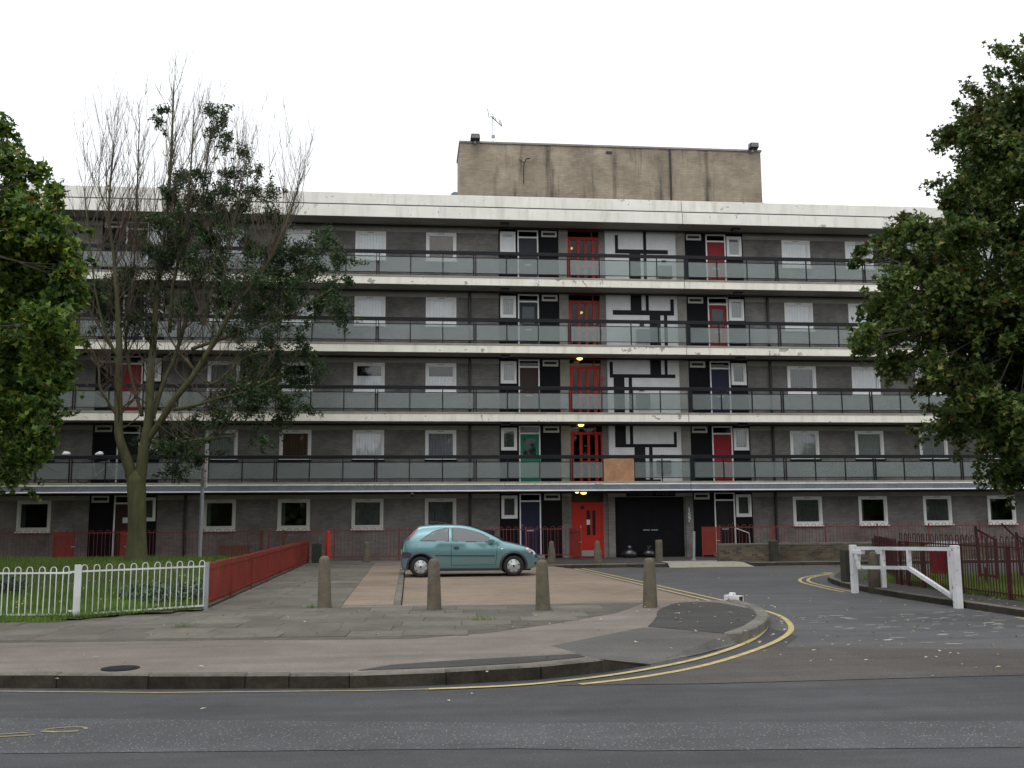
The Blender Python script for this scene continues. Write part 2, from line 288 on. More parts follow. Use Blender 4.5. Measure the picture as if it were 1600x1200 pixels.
def inside(x, y, poly):
    r = False; j = len(poly) - 1
    for i in range(len(poly)):
        xi, yi = poly[i]; xj, yj = poly[j]
        if (yi > y) != (yj > y) and x < (xj - xi) * (y - yi) / (yj - yi) + xi: r = not r
        j = i
    return r
def copy_tree(o, parent=None):
    c = o.copy(); COL.objects.link(c); c.parent = parent
    for ch in o.children: copy_tree(ch, c)
    return c
# ================================================================== GROUND
def smooth(pts, n=6):
    out = []; P = [Vector(p) for p in pts]
    for i in range(len(P) - 1):
        p0, p1, p2, p3 = P[max(i - 1, 0)], P[i], P[i + 1], P[min(i + 2, len(P) - 1)]
        for k in range(n):
            t = k / n; out.append(tuple(.5 * ((2 * p1) + (p2 - p0) * t + (2 * p0 - 5 * p1 + 4 * p2 - p3) * t * t + (3 * p1 - p0 - 3 * p2 + p3) * t ** 3)))
    return out + [tuple(P[-1])]
def rot2(x, y, a): return (x * math.cos(a) - y * math.sin(a), x * math.sin(a) + y * math.cos(a))
struct(MB().sheet([(-400, -400, -.03), (400, -400, -.03), (400, 400, -.03), (-400, 400, -.03)]).build('ground', 'asphalt'))
struct(MB().sheet([(-80, -12, 0), (80, -12, 0), (80, 34, 0), (-80, 34, 0)]).build('road', 'asphalt'))
struct(MB().sheet([(6.0, 12.3, .004), (14, 12.0, .004), (14, 33, .004), (40, 33, .004), (40, 33.4, .004), (5.0, 33.4, .004), (5.4, 18.5, .004), (5.5, 14, .004), (4.9, 12.9, .004)]).build('side_road', 'asphalt_side'))
struct(MB().sheet([(-40, 14.2, .004), (-3.6, 9.45, .004), (.87, 8.62, .004), (5.1, 8.12, .004), (40, 4.2, .004), (40, 3.2, .004), (4.5, 7.24, .004), (1.7, 7.5, .004), (.77, 7.7, .004), (-3.03, 8.04, .004), (-40, 12.9, .004)]).build('worn_asphalt_strip', 'asphalt_old'))
struct(MB().sheet([(1.5, 10.42, .005), (3.03, 10.3, .005), (6.6, 10.35, .005), (14, 9.4, .005), (14, 11.6, .005), (7.8, 12.25, .005), (4.75, 12.95, .005), (3.6, 11.9, .005), (2.5, 11.0, .005)]).build('worn_asphalt_apron', 'asphalt_red'))
PZ = .13
K = [(-40, 16.2), (-20, 13.35), (-8, 11.65), (-4.2, 11.1), (-2.6, 10.8), (-.25, 10.52), (1.3, 10.78), (2.15, 11.2)]
KC = [(4.4, 13.3), (4.95, 14.1), (5.38, 14.9), (5.72, 15.7), (5.95, 16.5), (6.09, 17.4), (6.1, 18.5)]
RAMP_IN = [(1.75, 12.55), (3.35, 14.35)]
def offset(poly, d):
    out = []
    for i, p in enumerate(poly):
        p0, p1 = Vector(poly[max(i - 1, 0)]), Vector(poly[min(i + 1, len(poly) - 1)]); t = (p1 - p0).normalized(); out.append((p[0] - t.y * d, p[1] + t.x * d))
    return out
KI, KCI = offset(K, .14), offset(KC, .14)
pave = struct(MB().prism(KI + RAMP_IN + KCI + [(5.9, 18.6), (-.3, 18.6), (-.3, 38.3), (-40, 38.3)], -.02, PZ).build('pavement', 'tarmac_pink'))
# dropped crossing: a sloping wedge of newer tarmac
m = MB(); a, b = KI[-1], KCI[0]
m.sheet([(K[-1][0], K[-1][1], .128), (2.75, 11.62, .012), (3.6, 12.4, .012), (KC[0][0], KC[0][1], .012), (b[0], b[1], .128), (RAMP_IN[1][0], RAMP_IN[1][1], PZ + .001), (RAMP_IN[0][0], RAMP_IN[0][1], PZ + .001), (a[0], a[1], .128)])
struct(m.build('dropped_crossing', 'tarmac_mid'))
struct(MB().sheet([(x, y, PZ + .005) for x, y in [KCI[0], KCI[1], KCI[2], KCI[3]] + smooth([KCI[4], (5.75, 17.3), (5.55, 18.15), (4.95, 18.2), (4.5, 17.5), (4.15, 16.7), (3.9, 15.8), (3.6, 14.9), (3.42, 14.4)])]).build('tarmac_repair', 'tarmac_dark'))
struct(MB().sheet([(x, y, PZ + .005) for x, y in [(-.55, 10.85), (.5, 10.95), (1.3, 11.15), (2.0, 11.5), (1.95, 11.75), (.7, 11.5), (-.2, 11.2)]]).build('tarmac_repair', 'tarmac_dark'))
struct(MB().prism([(-1.22, 18.62), (-.3, 18.62), (-.3, 33.3), (-1.22, 33.3)], .1, PZ + .012).build('tarmac_strip', 'parking_pink'))
m = MB(); m.sheet([(-.14, 18.62, .08), (5.3, 18.62, .08), (4.7, 33.0, .08), (-.14, 33.0, .08)]); m.sheet([(5.3, 18.62, .08), (5.95, 18.62, .006), (5.25, 33.0, .006), (4.7, 33.0, .08)])
struct(m.build('parking_area', 'parking_pink'))
far_pave = struct(MB().prism([(-.3, 33.05), (40, 33.05), (40, 38.3), (-.3, 38.3)], -.02, PZ).build('pavement_by_building', 'tarmac_dark'))
K2 = [(30, 6.2), (14, 8.5), (11.6, 9.8), (10.6, 12.4), (10.2, 15.4), (10.08, 17.7), (10.0, 19.9), (10.08, 22.0), (10.3, 23.7), (10.76, 25.2), (11.7, 26.9), (12.9, 27.9), (14.5, 28.3), (40, 28.3)]
isl = struct(MB().prism([offset(K2, -.14)[0]] + offset(K2, -.14)[1:] + [(40, 6.2)], -.02, PZ).build('corner_pavement', 'tarmac_dark'))
MATS_STONE = {}
def kerb_run(poly, parent, mat, L=.915, w=.15, top=.135, skip=0, inward=1, lens=None):
    pts = [Vector(p) for p in poly]; seg = []; tot = 0
    for p, q in zip(pts, pts[1:]): seg.append((tot, (q - p).length, p, q)); tot += (q - p).length
    def at(s):
        for a, l, p, q in seg:
            if s <= a + l + 1e-6: return p + (q - p) * ((s - a) / l)
        return pts[-1]
    s = skip; i = 0
    while s < tot - .1:
        l = min(lens[i % len(lens)] if lens else L, tot - s); i += 1
        p, q = at(s), at(s + l); d = q - p; ln = d.length - .012; key = (round(ln, 2), w, top, mat, inward)
        if key not in MATS_STONE:
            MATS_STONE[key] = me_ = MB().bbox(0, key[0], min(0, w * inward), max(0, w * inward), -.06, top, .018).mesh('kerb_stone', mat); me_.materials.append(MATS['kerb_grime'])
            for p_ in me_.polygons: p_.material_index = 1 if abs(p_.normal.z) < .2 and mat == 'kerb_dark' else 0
        o = place('kerb_stone', MATS_STONE[key], parent, (p.x, p.y, random.uniform(-.006, .004)), (random.uniform(-.012, .012), random.uniform(-.006, .006), math.atan2(d.y, d.x))); s += l
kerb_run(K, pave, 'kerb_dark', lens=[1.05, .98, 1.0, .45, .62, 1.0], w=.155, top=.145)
# end stone dipping to the crossing, then flush stones, then the corner
m = MB(); p, q = Vector(K[-1]), Vector((2.78, 11.66)); d = (q - p).normalized(); nn = Vector((-d.y, d.x)) * .155; b = 0
m.v = [(p.x, p.y, -.05), (q.x, q.y, -.05), (q.x + nn.x, q.y + nn.y, -.05), (p.x + nn.x, p.y + nn.y, -.05), (p.x, p.y, .143), (q.x, q.y, .014), (q.x + nn.x, q.y + nn.y, .014), (p.x + nn.x, p.y + nn.y, .143)]
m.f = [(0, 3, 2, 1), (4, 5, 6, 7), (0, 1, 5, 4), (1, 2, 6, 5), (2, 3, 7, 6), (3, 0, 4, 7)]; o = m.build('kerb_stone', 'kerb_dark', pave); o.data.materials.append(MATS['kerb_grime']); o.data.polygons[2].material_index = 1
kerb_run([(2.8, 11.66), (3.6, 12.4), (4.4, 13.3)], pave, 'kerb', lens=[.8], w=.14, top=.018)
kerb_run(KC, pave, 'kerb', lens=[.9], w=.2, top=.15)
kerb_run([(-.16, 18.62), (-.16, 33.0)], pave, 'kerb', w=.15, top=.14)
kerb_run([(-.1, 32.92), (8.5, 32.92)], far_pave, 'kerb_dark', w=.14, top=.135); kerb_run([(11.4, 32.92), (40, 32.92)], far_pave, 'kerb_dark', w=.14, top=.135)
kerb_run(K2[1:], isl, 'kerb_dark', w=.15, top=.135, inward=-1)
tact = struct(MB().sheet([(8.5, 32.45, .012), (11.4, 32.45, .012), (11.2, 33.06, PZ + .006), (8.6, 33.06, PZ + .006)]).sheet([(8.6, 33.06, PZ + .006), (11.2, 33.06, PZ + .006), (11.1, 33.99, PZ + .006), (8.66, 33.99, PZ + .006)]).build('tactile_crossing', 'tactile'))
for i in range(6): MB().bbox(8.7 + i * .38, 9.06 + i * .38, 34.0, 34.36, PZ - .02, PZ + .012, .01).build('tactile_slab', 'tactile', tact)
# paving slabs, each one laid on its own
SLABS = [MB().bbox(-w / 2, w / 2, -.298, .298, -.03, 0, .008).mesh('paving_slab', 'slab') for w in (.895, .595, .745)]
area = [(-14, 15.1), (-5.4, 13.98), (-2, 13.75), (0, 13.5), (1.05, 14), (2.1, 15), (3.4, 16.5), (4.3, 18.3), (-3.3, 18.3), (-5.35, 16.75), (-9, 16.95), (-14, 17.6)]
struct(MB().prism(area, PZ - .01, PZ + .004).build('slab_bedding', 'joint_dirt'))
def lay(x0, x1, y0, y1, poly, ang, cx, cy):
    y = y0; row = 0
    while y < y1:
        x = x0 + (0, .45, .2, .6)[row % 4] - random.random() * .2
        while x < x1:
            k = random.choice((0, 0, 0, 2, 1)); w = (.9, .6, .75)[k]; mx_, my_ = x + w / 2, y + .3; px_, py_ = rot2(mx_, my_, ang); px_ += cx; py_ += cy; x += w
            if poly and not (inside(px_ - w * .4, py_, poly) and inside(px_ + w * .4, py_, poly) and inside(px_, py_ + .24, poly) and inside(px_, py_ - .2, poly)): continue
            place('paving_slab', SLABS[k], pave, (px_, py_, PZ + .014 + random.uniform(-.004, .005)), (random.uniform(-.007, .007), random.uniform(-.007, .007), ang + random.uniform(-.006, .006)))
        y += .606; row += 1
lay(-14, 6, 0, 6, area, R(-3.5), 0, 13.2)
path = [(-3.5, 18.3), (-1.22, 18.3), (-1.22, 36.6), (-3.5, 36.6)]
struct(MB().prism(path, PZ - .01, PZ + .004).build('slab_bedding', 'joint_dirt'))
y = 18.38; row = 0
while y < 36:
    for k, x in (((0, -3.03), (0, -2.12), (1, -1.53)) if row % 2 else ((1, -3.18), (0, -2.42), (2, -1.6))):
        place('paving_slab', SLABS[k], pave, (x, y + .3, PZ + .014 + random.uniform(-.004, .004)), (random.uniform(-.006, .006), random.uniform(-.006, .006), random.uniform(-.006, .006)))
    y += .606; row += 1
# painted lines
outer = [(1.75, 10.42), (2.48, 10.78), (3.39, 11.5), (4.44, 12.72), (5.25, 13.9), (5.8, 15.0), (6.2, 16.3), (6.36, 17.4), (6.36, 18.9)]
inner = [(.2, 10.36), (1.05, 10.45), (1.77, 10.73), (2.55, 11.22), (3.53, 12.1), (4.5, 13.35), (5.15, 14.5), (5.62, 15.6), (5.98, 16.7), (6.16, 17.8), (6.14, 18.9)]
for pl_ in (outer, inner): struct(MB().ribbon(smooth(pl_), .085, .01).build('yellow_line', 'yellow_paint'))
for pl_ in ([(6.37, 19.0), (6.02, 26.0), (5.62, 32.7)], [(6.1, 19.0), (5.74, 26.0), (5.35, 32.7)]): struct(MB().ribbon(pl_, .085, .01).build('yellow_line', 'yellow_paint'))
for x0, x1 in ((5.4, 7.4), (11.9, 40)): struct(MB().ribbon([(x0, 32.75), (x1, 32.75)], .085, .01).build('yellow_line', 'yellow_paint'))
struct(MB().ribbon([(-40, 15.95), (-8, 11.42), (-4.1, 10.86), (-2.5, 10.55), (-.3, 10.36), (.3, 10.37)], .028, .008).build('yellow_line', 'yellow_paint'))
for o_ in (.14, .36): struct(MB().ribbon(smooth([(9.95 - o_, 21.6), (10.05 - o_, 23.0), (10.4 - o_, 25.2), (11.35 - o_, 27.05), (12.5, 28.0 + o_), (14.5, 28.44 + o_ * .8), (40, 28.44 + o_ * .8)]), .085, .01).build('yellow_line', 'yellow_paint'))
struct(MB().ribbon([(10.0, 15.9), (10.2, 14.2), (10.5, 12.4)], .085, .01).build('yellow_line', 'yellow_paint'))
# worn white lettering and flecks of old paint on the side road; survey marks in spray paint
m = MB(); r_ = random.Random(3)
for i in range(80):
    x, y = r_.uniform(6.4, 10.0), r_.choice((r_.gauss(16.4, .35), r_.gauss(15.3, .45), r_.gauss(14.2, .7)))
    if y > 17.3 or y < 12.8 or x < 5.9 + max(0, (y - 16) * .25): continue
    l, w, a = r_.uniform(.03, .15), r_.uniform(.01, .032), r_.gauss(0, .18); c, s_ = math.cos(a), math.sin(a)
    m.sheet([(x + c * u * l - s_ * v_ * w, y + s_ * u * l + c * v_ * w, .009) for u, v_ in ((-1, -.3), (.2, -1), (1, -.2), (.7, .8), (-.6, 1))])
stuff(tag(m.build('worn_road_marking', 'white_mark'), 'flecks of worn white paint scattered over the side road before the barrier', 'road marking'))
m = MB(); m.ribbon(smooth([(-3.0, 8.86), (-2.86, 8.93), (-2.7, 8.91), (-2.66, 8.82)]), .03, .009); m.ribbon(smooth([(-2.7, 8.77), (-2.85, 8.75), (-3.0, 8.8)]), .05, .009); m.ribbon([(-3.45, 8.6), (-3.0, 8.66)], .03, .009); m.ribbon([(-3.3, 8.72), (-3.1, 8.76)], .03, .009)
tag(m.build('sprayed_road_mark', 'yellow_faded'), 'faded yellow survey loop sprayed on the road', 'road marking')
o = MB().lathe([(.2, PZ + .001), (.2, PZ + .008), (.19, PZ + .009)], 24, -3.1, 11.38).build('manhole_cover', 'black_rail'); tag(o, 'small round iron inspection cover set in the pavement behind the kerb', 'manhole')
m = MB(); m.lathe([(.16, PZ + .0091), (.16, PZ + .012)], 20, -3.1, 11.38); m.build('cover_plate', 'black_rail', o)
# lawn behind the white railing, gently mounded, with real blades
LAWN = [(-40, 17.8), (-9, 17.15), (-5.35, 16.8), (-3.62, 18.2), (-3.62, 36.9), (-40, 36.9)]
def lawn_z(x, y):
    t = min(1, max(0, (y - 19) / 8)); t = t * t * (3 - 2 * t); e = min(1, max(0, (-3.7 - x) / 2.5)); f = min(1, max(0, (36.9 - y) / 4)); return PZ + .03 + .32 * t * e * (.35 + .65 * f) + .03 * math.sin(x * 1.7) * math.sin(y * 1.3) * min(1, max(0, -3.9 - x))
def heightfield(name, x0, x1, y0, y1, st, fz, poly, mat):
    xs = np.arange(x0, x1 + 1e-6, st); ys = np.arange(y0, y1 + 1e-6, st); m = MB(); idx = {}
    for i, x in enumerate(xs):
        for j, y in enumerate(ys): m.v.append((x, y, fz(x, y)))
    nj = len(ys)
    for i in range(len(xs) - 1):
        for j in range(nj - 1):
            if inside(xs[i] + st / 2, ys[j] + st / 2, poly): m.f.append((i * nj + j, (i + 1) * nj + j, (i + 1) * nj + j + 1, i * nj + j + 1))
    return struct(m.build(name, mat, smooth=True))
heightfield('lawn', -26, -3.6, 16.8, 37, .4, lawn_z, LAWN, 'soil')
def blades(name, n, sampler, h0, h1, w0, w1, mat, label, cat):
    P = np.array([sampler() for _ in range(n)]); a = rng.uniform(0, 2 * np.pi, n); h = rng.uniform(h0, h1, n); w = rng.uniform(w0, w1, n); lean = rng.uniform(.1, .7, n) * h; la = rng.uniform(0, 2 * np.pi, n)
    d = np.stack([np.cos(a), np.sin(a), 0 * a], 1) * w[:, None] / 2; up = np.stack([np.cos(la) * lean, np.sin(la) * lean, h], 1)
    v = np.concatenate([P - d, P + d, P + up * .55 + d * .6, P + up], 1).reshape(-1, 3)
    base = np.arange(n)[:, None] * 4; f = np.concatenate([base + [0, 1, 2], base + [0, 2, 3]], 0)
    me = bpy.data.meshes.new(name); me.from_pydata(v.tolist(), [], f.tolist()); me.materials.append(MATS[mat]); return stuff(tag(place(name, me), label, cat))
def lawn_pt():
    while True:
        t = random.random(); y = 16.85 + 19.8 * t ** 1.7; x = random.uniform(-15.5, -3.75) if y > 22 else random.uniform(-9.5, -3.75)
        if inside(x, y, LAWN) and inside(x - .1, y - .05, LAWN): return (x, y, lawn_z(x, y) - .01)
blades('grass', 75000, lawn_pt, .04, .15, .008, .02, 'grass_blade', 'rough green grass growing behind the white bow-top railing', 'grass')
def lawn2_pt():
    x = 11.15 + 6 * random.random() ** 1.5; return (x, random.uniform(13.5, 24), PZ)
struct(MB().sheet([(11.1, 9.6, PZ + .006), (40, 9.6, PZ + .006), (40, 26.5, PZ + .006), (12.6, 26.5, PZ + .006), (11.1, 23.4, PZ + .006)]).build('verge', 'soil'))
blades('grass', 26000, lawn2_pt, .05, .24, .008, .02, 'grass_blade', 'long grass growing behind the maroon railing', 'grass')
def edge_pt():
    t = random.random(); return (-9 + t * 3.6 + random.gauss(0, .05), 16.95 - t * .2 - .25 + random.gauss(0, .07), PZ + .01)
blades('grass_edge', 2600, edge_pt, .03, .1, .006, .014, 'grass_blade', 'ragged fringe of grass in front of the white railing foot', 'grass')
for x, y, l in ((-3.3, 15.35, 'small tuft of grass in a slab joint near the kerb-side paving'), (1.1, 15.6, 'flat green tuft between slabs in front of the bollards'), (-1.75, 18.2, 'weed tuft at the foot of the end bollard by the path'), (10.35, 21.6, 'weeds beside the concrete bollard behind the barrier')):
    blades('grass_tuft', 60, (lambda x=x, y=y: (x + random.gauss(0, .09), y + random.gauss(0, .04), PZ + .012)), .03, .1, .006, .014, 'grass_blade', l, 'weed')['kind'] = 'stuff'
def leaf_mesh(name, P, Nrm, L, W, mat, lobed=False):
    """one folded leaf of two triangles at each point"""
    n = len(P); Nrm = Nrm / np.linalg.norm(Nrm, axis=1)[:, None]; t = np.cross(Nrm, rng.normal(size=(n, 3))); t /= np.linalg.norm(t, axis=1)[:, None]; s = np.cross(Nrm, t)
    L = np.broadcast_to(L, n)[:, None]; W = np.broadcast_to(W, n)[:, None]
    v = np.stack([P - t * L / 2, P + s * W / 2 + Nrm * W * .18 - t * L * .08, P + t * L / 2, P - s * W / 2 + Nrm * W * .18 - t * L * .08], 1).reshape(-1, 3)
    b = np.arange(n)[:, None] * 4; f = np.concatenate([b + [0, 1, 2], b + [0, 2, 3]], 0)
    if lobed:   # three-lobed leaf
        g = lambda a, c, h: P + s * W * a + t * L * c + Nrm * W * h
        v = np.stack([g(0, -.5, 0), g(.5, .08, .16), g(.17, .1, .04), g(0, .52, -.06), g(-.17, .1, .04), g(-.5, .08, .16)], 1).reshape(-1, 3)
        b = np.arange(n)[:, None] * 6; f = np.concatenate([b + [0, 1, 2], b + [0, 2, 3], b + [0, 3, 4], b + [0, 4, 5]], 0)
    me = bpy.data.meshes.new(name); me.vertices.add(len(v)); me.vertices.foreach_set('co', v.ravel().astype(np.float32))
    me.loops.add(f.size); me.loops.foreach_set('vertex_index', f.ravel().astype(np.int32)); me.polygons.add(len(f)); me.polygons.foreach_set('loop_start', np.arange(0, f.size, 3, dtype=np.int32)); me.polygons.foreach_set('loop_total', np.full(len(f), 3, np.int32)); me.update(calc_edges=True); me.validate()
    me.materials.append(MATS[mat]); return me
def cluster(name, c, r, n, L, W, mat, flat=1.):
    d = rng.normal(size=(n, 3)); d /= np.linalg.norm(d, axis=1)[:, None]; q = d * (rng.random(n) ** .5)[:, None] * np.array(r) + np.array(c)
    return leaf_mesh(name, q, d * .6 + rng.normal(size=(n, 3)) * .5 + [0, 0, .5], L, W, mat)
for x, y, l in ((-4.6, 18.9, 'pale broad-leaved weed clump nearest the railing corner post'), (-5.1, 19.9, 'bushy grey-green weed clump spreading in the lawn'), (-4.2, 19.4, 'leafy weed clump in the lawn beside the red railing'), (-4.05, 20.6, 'taller weed clump in the lawn against the red railing'), (-8.1, 21.4, 'low weed clump in open lawn')):
    h = lawn_z(x, y); t = thing('weed_plant', l, 'plant', (x, y, h)); place('foliage', cluster('foliage', (x, y, h + .2), (.42, .3, .2), 170, .13, .055, 'weed_leaf'), t)
    m = MB()
    for k in range(6): a = k * 1.05; m.tube([(x, y, h), (x + .2 * math.cos(a), y + .15 * math.sin(a), h + .25)], .006, 4)
    m.build('stem', 'weed_leaf', t)
P = np.array([(random.uniform(-9, -3.8), random.uniform(17.3, 26), 0) for _ in range(60)]); P[:, 2] = [lawn_z(x, y) + random.uniform(.1, .2) for x, y, _ in P]
stuff(tag(place('dandelion_flowers', leaf_mesh('dandelion_flowers', P, np.tile([0., -.3, 1.], (60, 1)), .035, .035, 'flower_yellow')), 'tiny yellow dandelion heads dotted through the lawn', 'flowers'))
lit = []
for _ in range(420):
    k = random.random()
    if k < .4: p = (random.uniform(4, 11), random.uniform(10.5, 19))
    elif k < .6: p = (random.uniform(-4, 6), random.uniform(9.6, 18))
    elif k < .8: p = (random.uniform(5, 16), random.uniform(19, 32))
    else: p = (random.uniform(10.2, 11), random.uniform(15.5, 22))
    z = .012 if (p[0] > 6.3 and p[0] < 10) or p[1] > 19 or p[1] < 10.4 else PZ + .02
    lit.append((p[0], p[1], z))
lit = np.array(lit); stuff(tag(place('fallen_leaves', leaf_mesh('fallen_leaves', lit, np.tile([0., 0, 1.], (len(lit), 1)) + rng.normal(size=(len(lit), 3)) * .15, rng.uniform(.03, .085, len(lit)), rng.uniform(.025, .06, len(lit)), 'dead_leaf')), 'scattered dry leaves and litter on the road and pavement', 'leaves'))
# ================================================================== THE FLATS
YW, YS = 38.2, 37.03                 # wall face, slab edge
XL, XR, XJ = -24.5, 30.2, 10.6       # ends and the expansion joint
FL = [.39, 3.0, 5.61, 8.22, 10.83]   # floor levels
bld = thing('apartment_building', 'long five-storey flats with cream balcony bands, frosted glass railings and brick tank room', 'building', (6, 38.2, PZ))
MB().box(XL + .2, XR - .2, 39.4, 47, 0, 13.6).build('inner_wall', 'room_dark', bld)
for x0, x1 in ((XL, XL + .25), (XR - .25, XR)): MB().box(x0, x1, YW + .001, 47.2, 0, 13.5).build('end_wall', 'brick_wall', bld)
MB().box(XL, XR, 47.0, 47.3, 0, 13.49).build('back_wall', 'brick_wall', bld)
WX_L = [-21.9, -19.16, -16.43, -13.7, -7.08, -4.35, -1.61, 1.15]; WX_R = [15.65, 18.35, 21.05, 23.77, 26.5, 29.0]
WW, WH = 1.19, 1.13
UNITS = [(-11.75, -9.34, 1), (3.42, 5.82, -1), (10.98, 13.4, 1)]     # vent,door,window (1) or window,door,vent (-1)
# --- shared window meshes (origin: bottom centre on the wall face)
def frame_mesh(w, h, t, t2, mat):
    m = MB(); W = w / 2
    def ring(W, z0, z1, t, y0, y1, b):
        m.box(-W, W, y0, y1, z0, z0 + b); m.box(-W, W, y0, y1, z1 - t, z1); m.box(-W, -W + t, y0 + .001, y1 - .001, z0 + b, z1 - t); m.box(W - t, W, y0 + .001, y1 - .001, z0 + b, z1 - t)
    ring(W, 0, h, t, -.012, .09, t * 1.25); ring(W - t - .004, t * 1.25 + .004, h - t - .004, t2, .012, .07, t2); return m.mesh('window', mat)
def wavy(w, z0, z1, mat, y, n=36, amp=.018, pleat=9):
    m = MB(); ph = random.random() * 6
    for i in range(n + 1):
        x = -w / 2 + w * i / n; yy = y + amp * math.sin(ph + i / n * pleat * 2 * math.pi) + amp * .4 * math.sin(i * 1.3)
        m.v += [(x, yy, z0), (x, yy + .004, z1)]
    for i in range(n): m.f.append((2 * i, 2 * i + 2, 2 * i + 3, 2 * i + 1))
    return m.mesh('curtain', mat, True)
FR = {k: frame_mesh(WW, WH, .075, .05, k) for k in ('white_frame', 'cream_frame')}
PANE = MB().box(-WW / 2 + .1, WW / 2 - .1, .035, .041, .12, WH - .1).mesh('pane', 'window_glass')
SILL = {k: MB().bbox(-WW / 2 - .03, WW / 2 + .03, -.1, .02, -.06, -.002, .008).mesh('sill', k) for k in ('white_frame', 'cream_frame', 'black_panel')}
CUR = {k: [wavy(WW - .16, .06, WH - .06, mt, .078) for _ in range(3)] for k, mt in (('white', 'net_white'), ('grey', 'net_grey'), ('dark', 'net_dark'), ('brown', 'blind_brown'), ('lilac', 'curtain_lilac'))}
HALF = [wavy(WW - .16, .06, .62, 'net_white', .078) for _ in range(2)]
SIDE = [MB().box(-WW / 2 + .1, -WW / 2 + .26, .12, .14, .08, WH - .08).mesh('curtain', 'net_dark')]
LOOK = {4: {-7.08: 'white', -4.35: 'white', -1.61: 'white', 1.15: 'brown', 15.65: 'white', 18.35: 'white', 21.05: 'grey'},
        3: {-7.08: 'half', -4.35: 'white', -1.61: 'white', 1.15: 'white', 15.65: 'white', 18.35: 'white', 21.05: 'white'},
        2: {-13.7: 'grey', -7.08: 'grey', -4.35: 'half', -1.61: 'half', 1.15: 'half', 15.65: 'dark', 18.35: 'white', 21.05: 'grey'},
        1: {-13.7: 'dark', -7.08: 'grey', -4.35: 'brown', -1.61: 'white', 1.15: 'lilac', 15.65: 'grey', 18.35: 'grey', 21.05: 'grey', 23.77: 'half'}, 0: {-1.61: 'dark', 1.15: 'dark', 15.65: 'dark', 21.05: 'dark'}}
def window(fl, x):
    k = 'white_frame' if fl else 'cream_frame'
    if x > 14 and fl == 0: k = 'white_frame'
    w = place('window', FR[k], bld, (x, YW, FL[fl] + .9)); place('pane', PANE, w, local=True)
    place('sill', SILL['black_panel' if fl == 1 else k], w, local=True)
    c = LOOK[fl].get(x, random.choice(['white', 'grey', 'dark']) if fl else 'none')
    if c == 'half': place('curtain', random.choice(HALF), w, local=True)
    elif c in CUR: place('curtain', random.choice(CUR[c]), w, local=True)
    else: place('curtain', SIDE[0], w, local=True)
    # pull handle / vent bar on the top rail
    return w
VENTBAR = MB().box(-.13, .13, -.02, -.012, WH - .055, WH - .03).mesh('trickle_vent', 'lintel')
PIER = [(5.82, 6.19), (10.62, 10.98)]
for fl in range(5):
    z0 = 0 if fl == 0 else FL[fl]; zt = FL[fl] + 2.03; top = FL[fl] + 2.27
    for a, b, wx in ((XL + .25, -11.75, WX_L), (-9.34, 3.42, WX_L), (13.4, XR - .25, WX_R)):
        xs = [x for x in wx if a < x < b]
        MB().wall(a, b, z0, zt, YW, YW + .24, [(x - WW / 2, x + WW / 2, FL[fl] + .9, zt + 1) for x in xs]).build('wall', 'brick_wall', bld)
        MB().box(a, b, YW - .02, YW + .24, zt + .001, top).build('lintel', 'lintel', bld)
        for x in xs: place('trickle_vent', VENTBAR, window(fl, x), local=True)
    for a, b in PIER: MB().box(a, b, YW - .05, YW + .24, z0, zt + .05).build('pier', 'brick_pier' if fl == 0 else 'concrete', bld); MB().box(a, b, YW - .08, YW + .24, zt + .051, top).build('pier_cap', 'lintel', bld)
    MB().tube([(XL + .3, 38.0, top - .045), (XR - .3, 38.0, top - .045)], .035, 6).build('cable_conduit', 'plastic_black', bld)
# --- flat entrances
SW = frame_mesh(.62, .88, .07, .04, 'white_frame'); SP = MB().box(-.24, .24, .035, .041, .1, .8).mesh('pane', 'window_glass'); SC = {k: wavy(.5, .06, .82, mt, .072, 20, .012, 6) for k, mt in (('grey', 'net_grey'), ('white', 'net_white'), ('dark', 'net_dark'))}
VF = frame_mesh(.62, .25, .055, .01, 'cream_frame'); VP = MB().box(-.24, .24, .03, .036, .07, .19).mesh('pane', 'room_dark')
def dframe():
    m = MB(); m.box(-.415, -.365, -.02, .1, 0, 2.2); m.box(.365, .415, -.02, .1, 0, 2.2); m.box(-.365, .365, -.019, .1, 1.88, 1.94); m.box(-.365, .365, -.019, .1, 2.15, 2.2); return m.mesh('door_frame', 'white_frame')
DF = dframe(); DT = MB().box(-.365, .365, .03, .036, 1.94, 2.15).mesh('transom_pane', 'door_glass'); LB = MB().bbox(-.13, .13, -.012, .02, .76, .81, .004).mesh('letter_box', 'steel'); KN = MB().lathe([(.0, 0), (.022, .0), (.022, .02), (.012, .03)], 8).mesh('door_knob', 'steel')
DOORS = {(0, 4): 'door_brown', (0, 3): 'door_slate', (0, 2): 'door_red', (0, 1): 'door_black', (0, 0): 'door_brown', (1, 4): 'door_slate', (1, 3): 'door_slate', (1, 2): 'door_brown', (1, 1): 'door_green', (1, 0): 'door_navy', (2, 4): 'door_red', (2, 3): 'door_red', (2, 2): 'door_navy', (2, 1): 'door_red', (2, 0): 'door_black'}
GLAZED = {(1, 3): 'net_white', (1, 1): 'net_grey', (2, 3): 'net_white'}
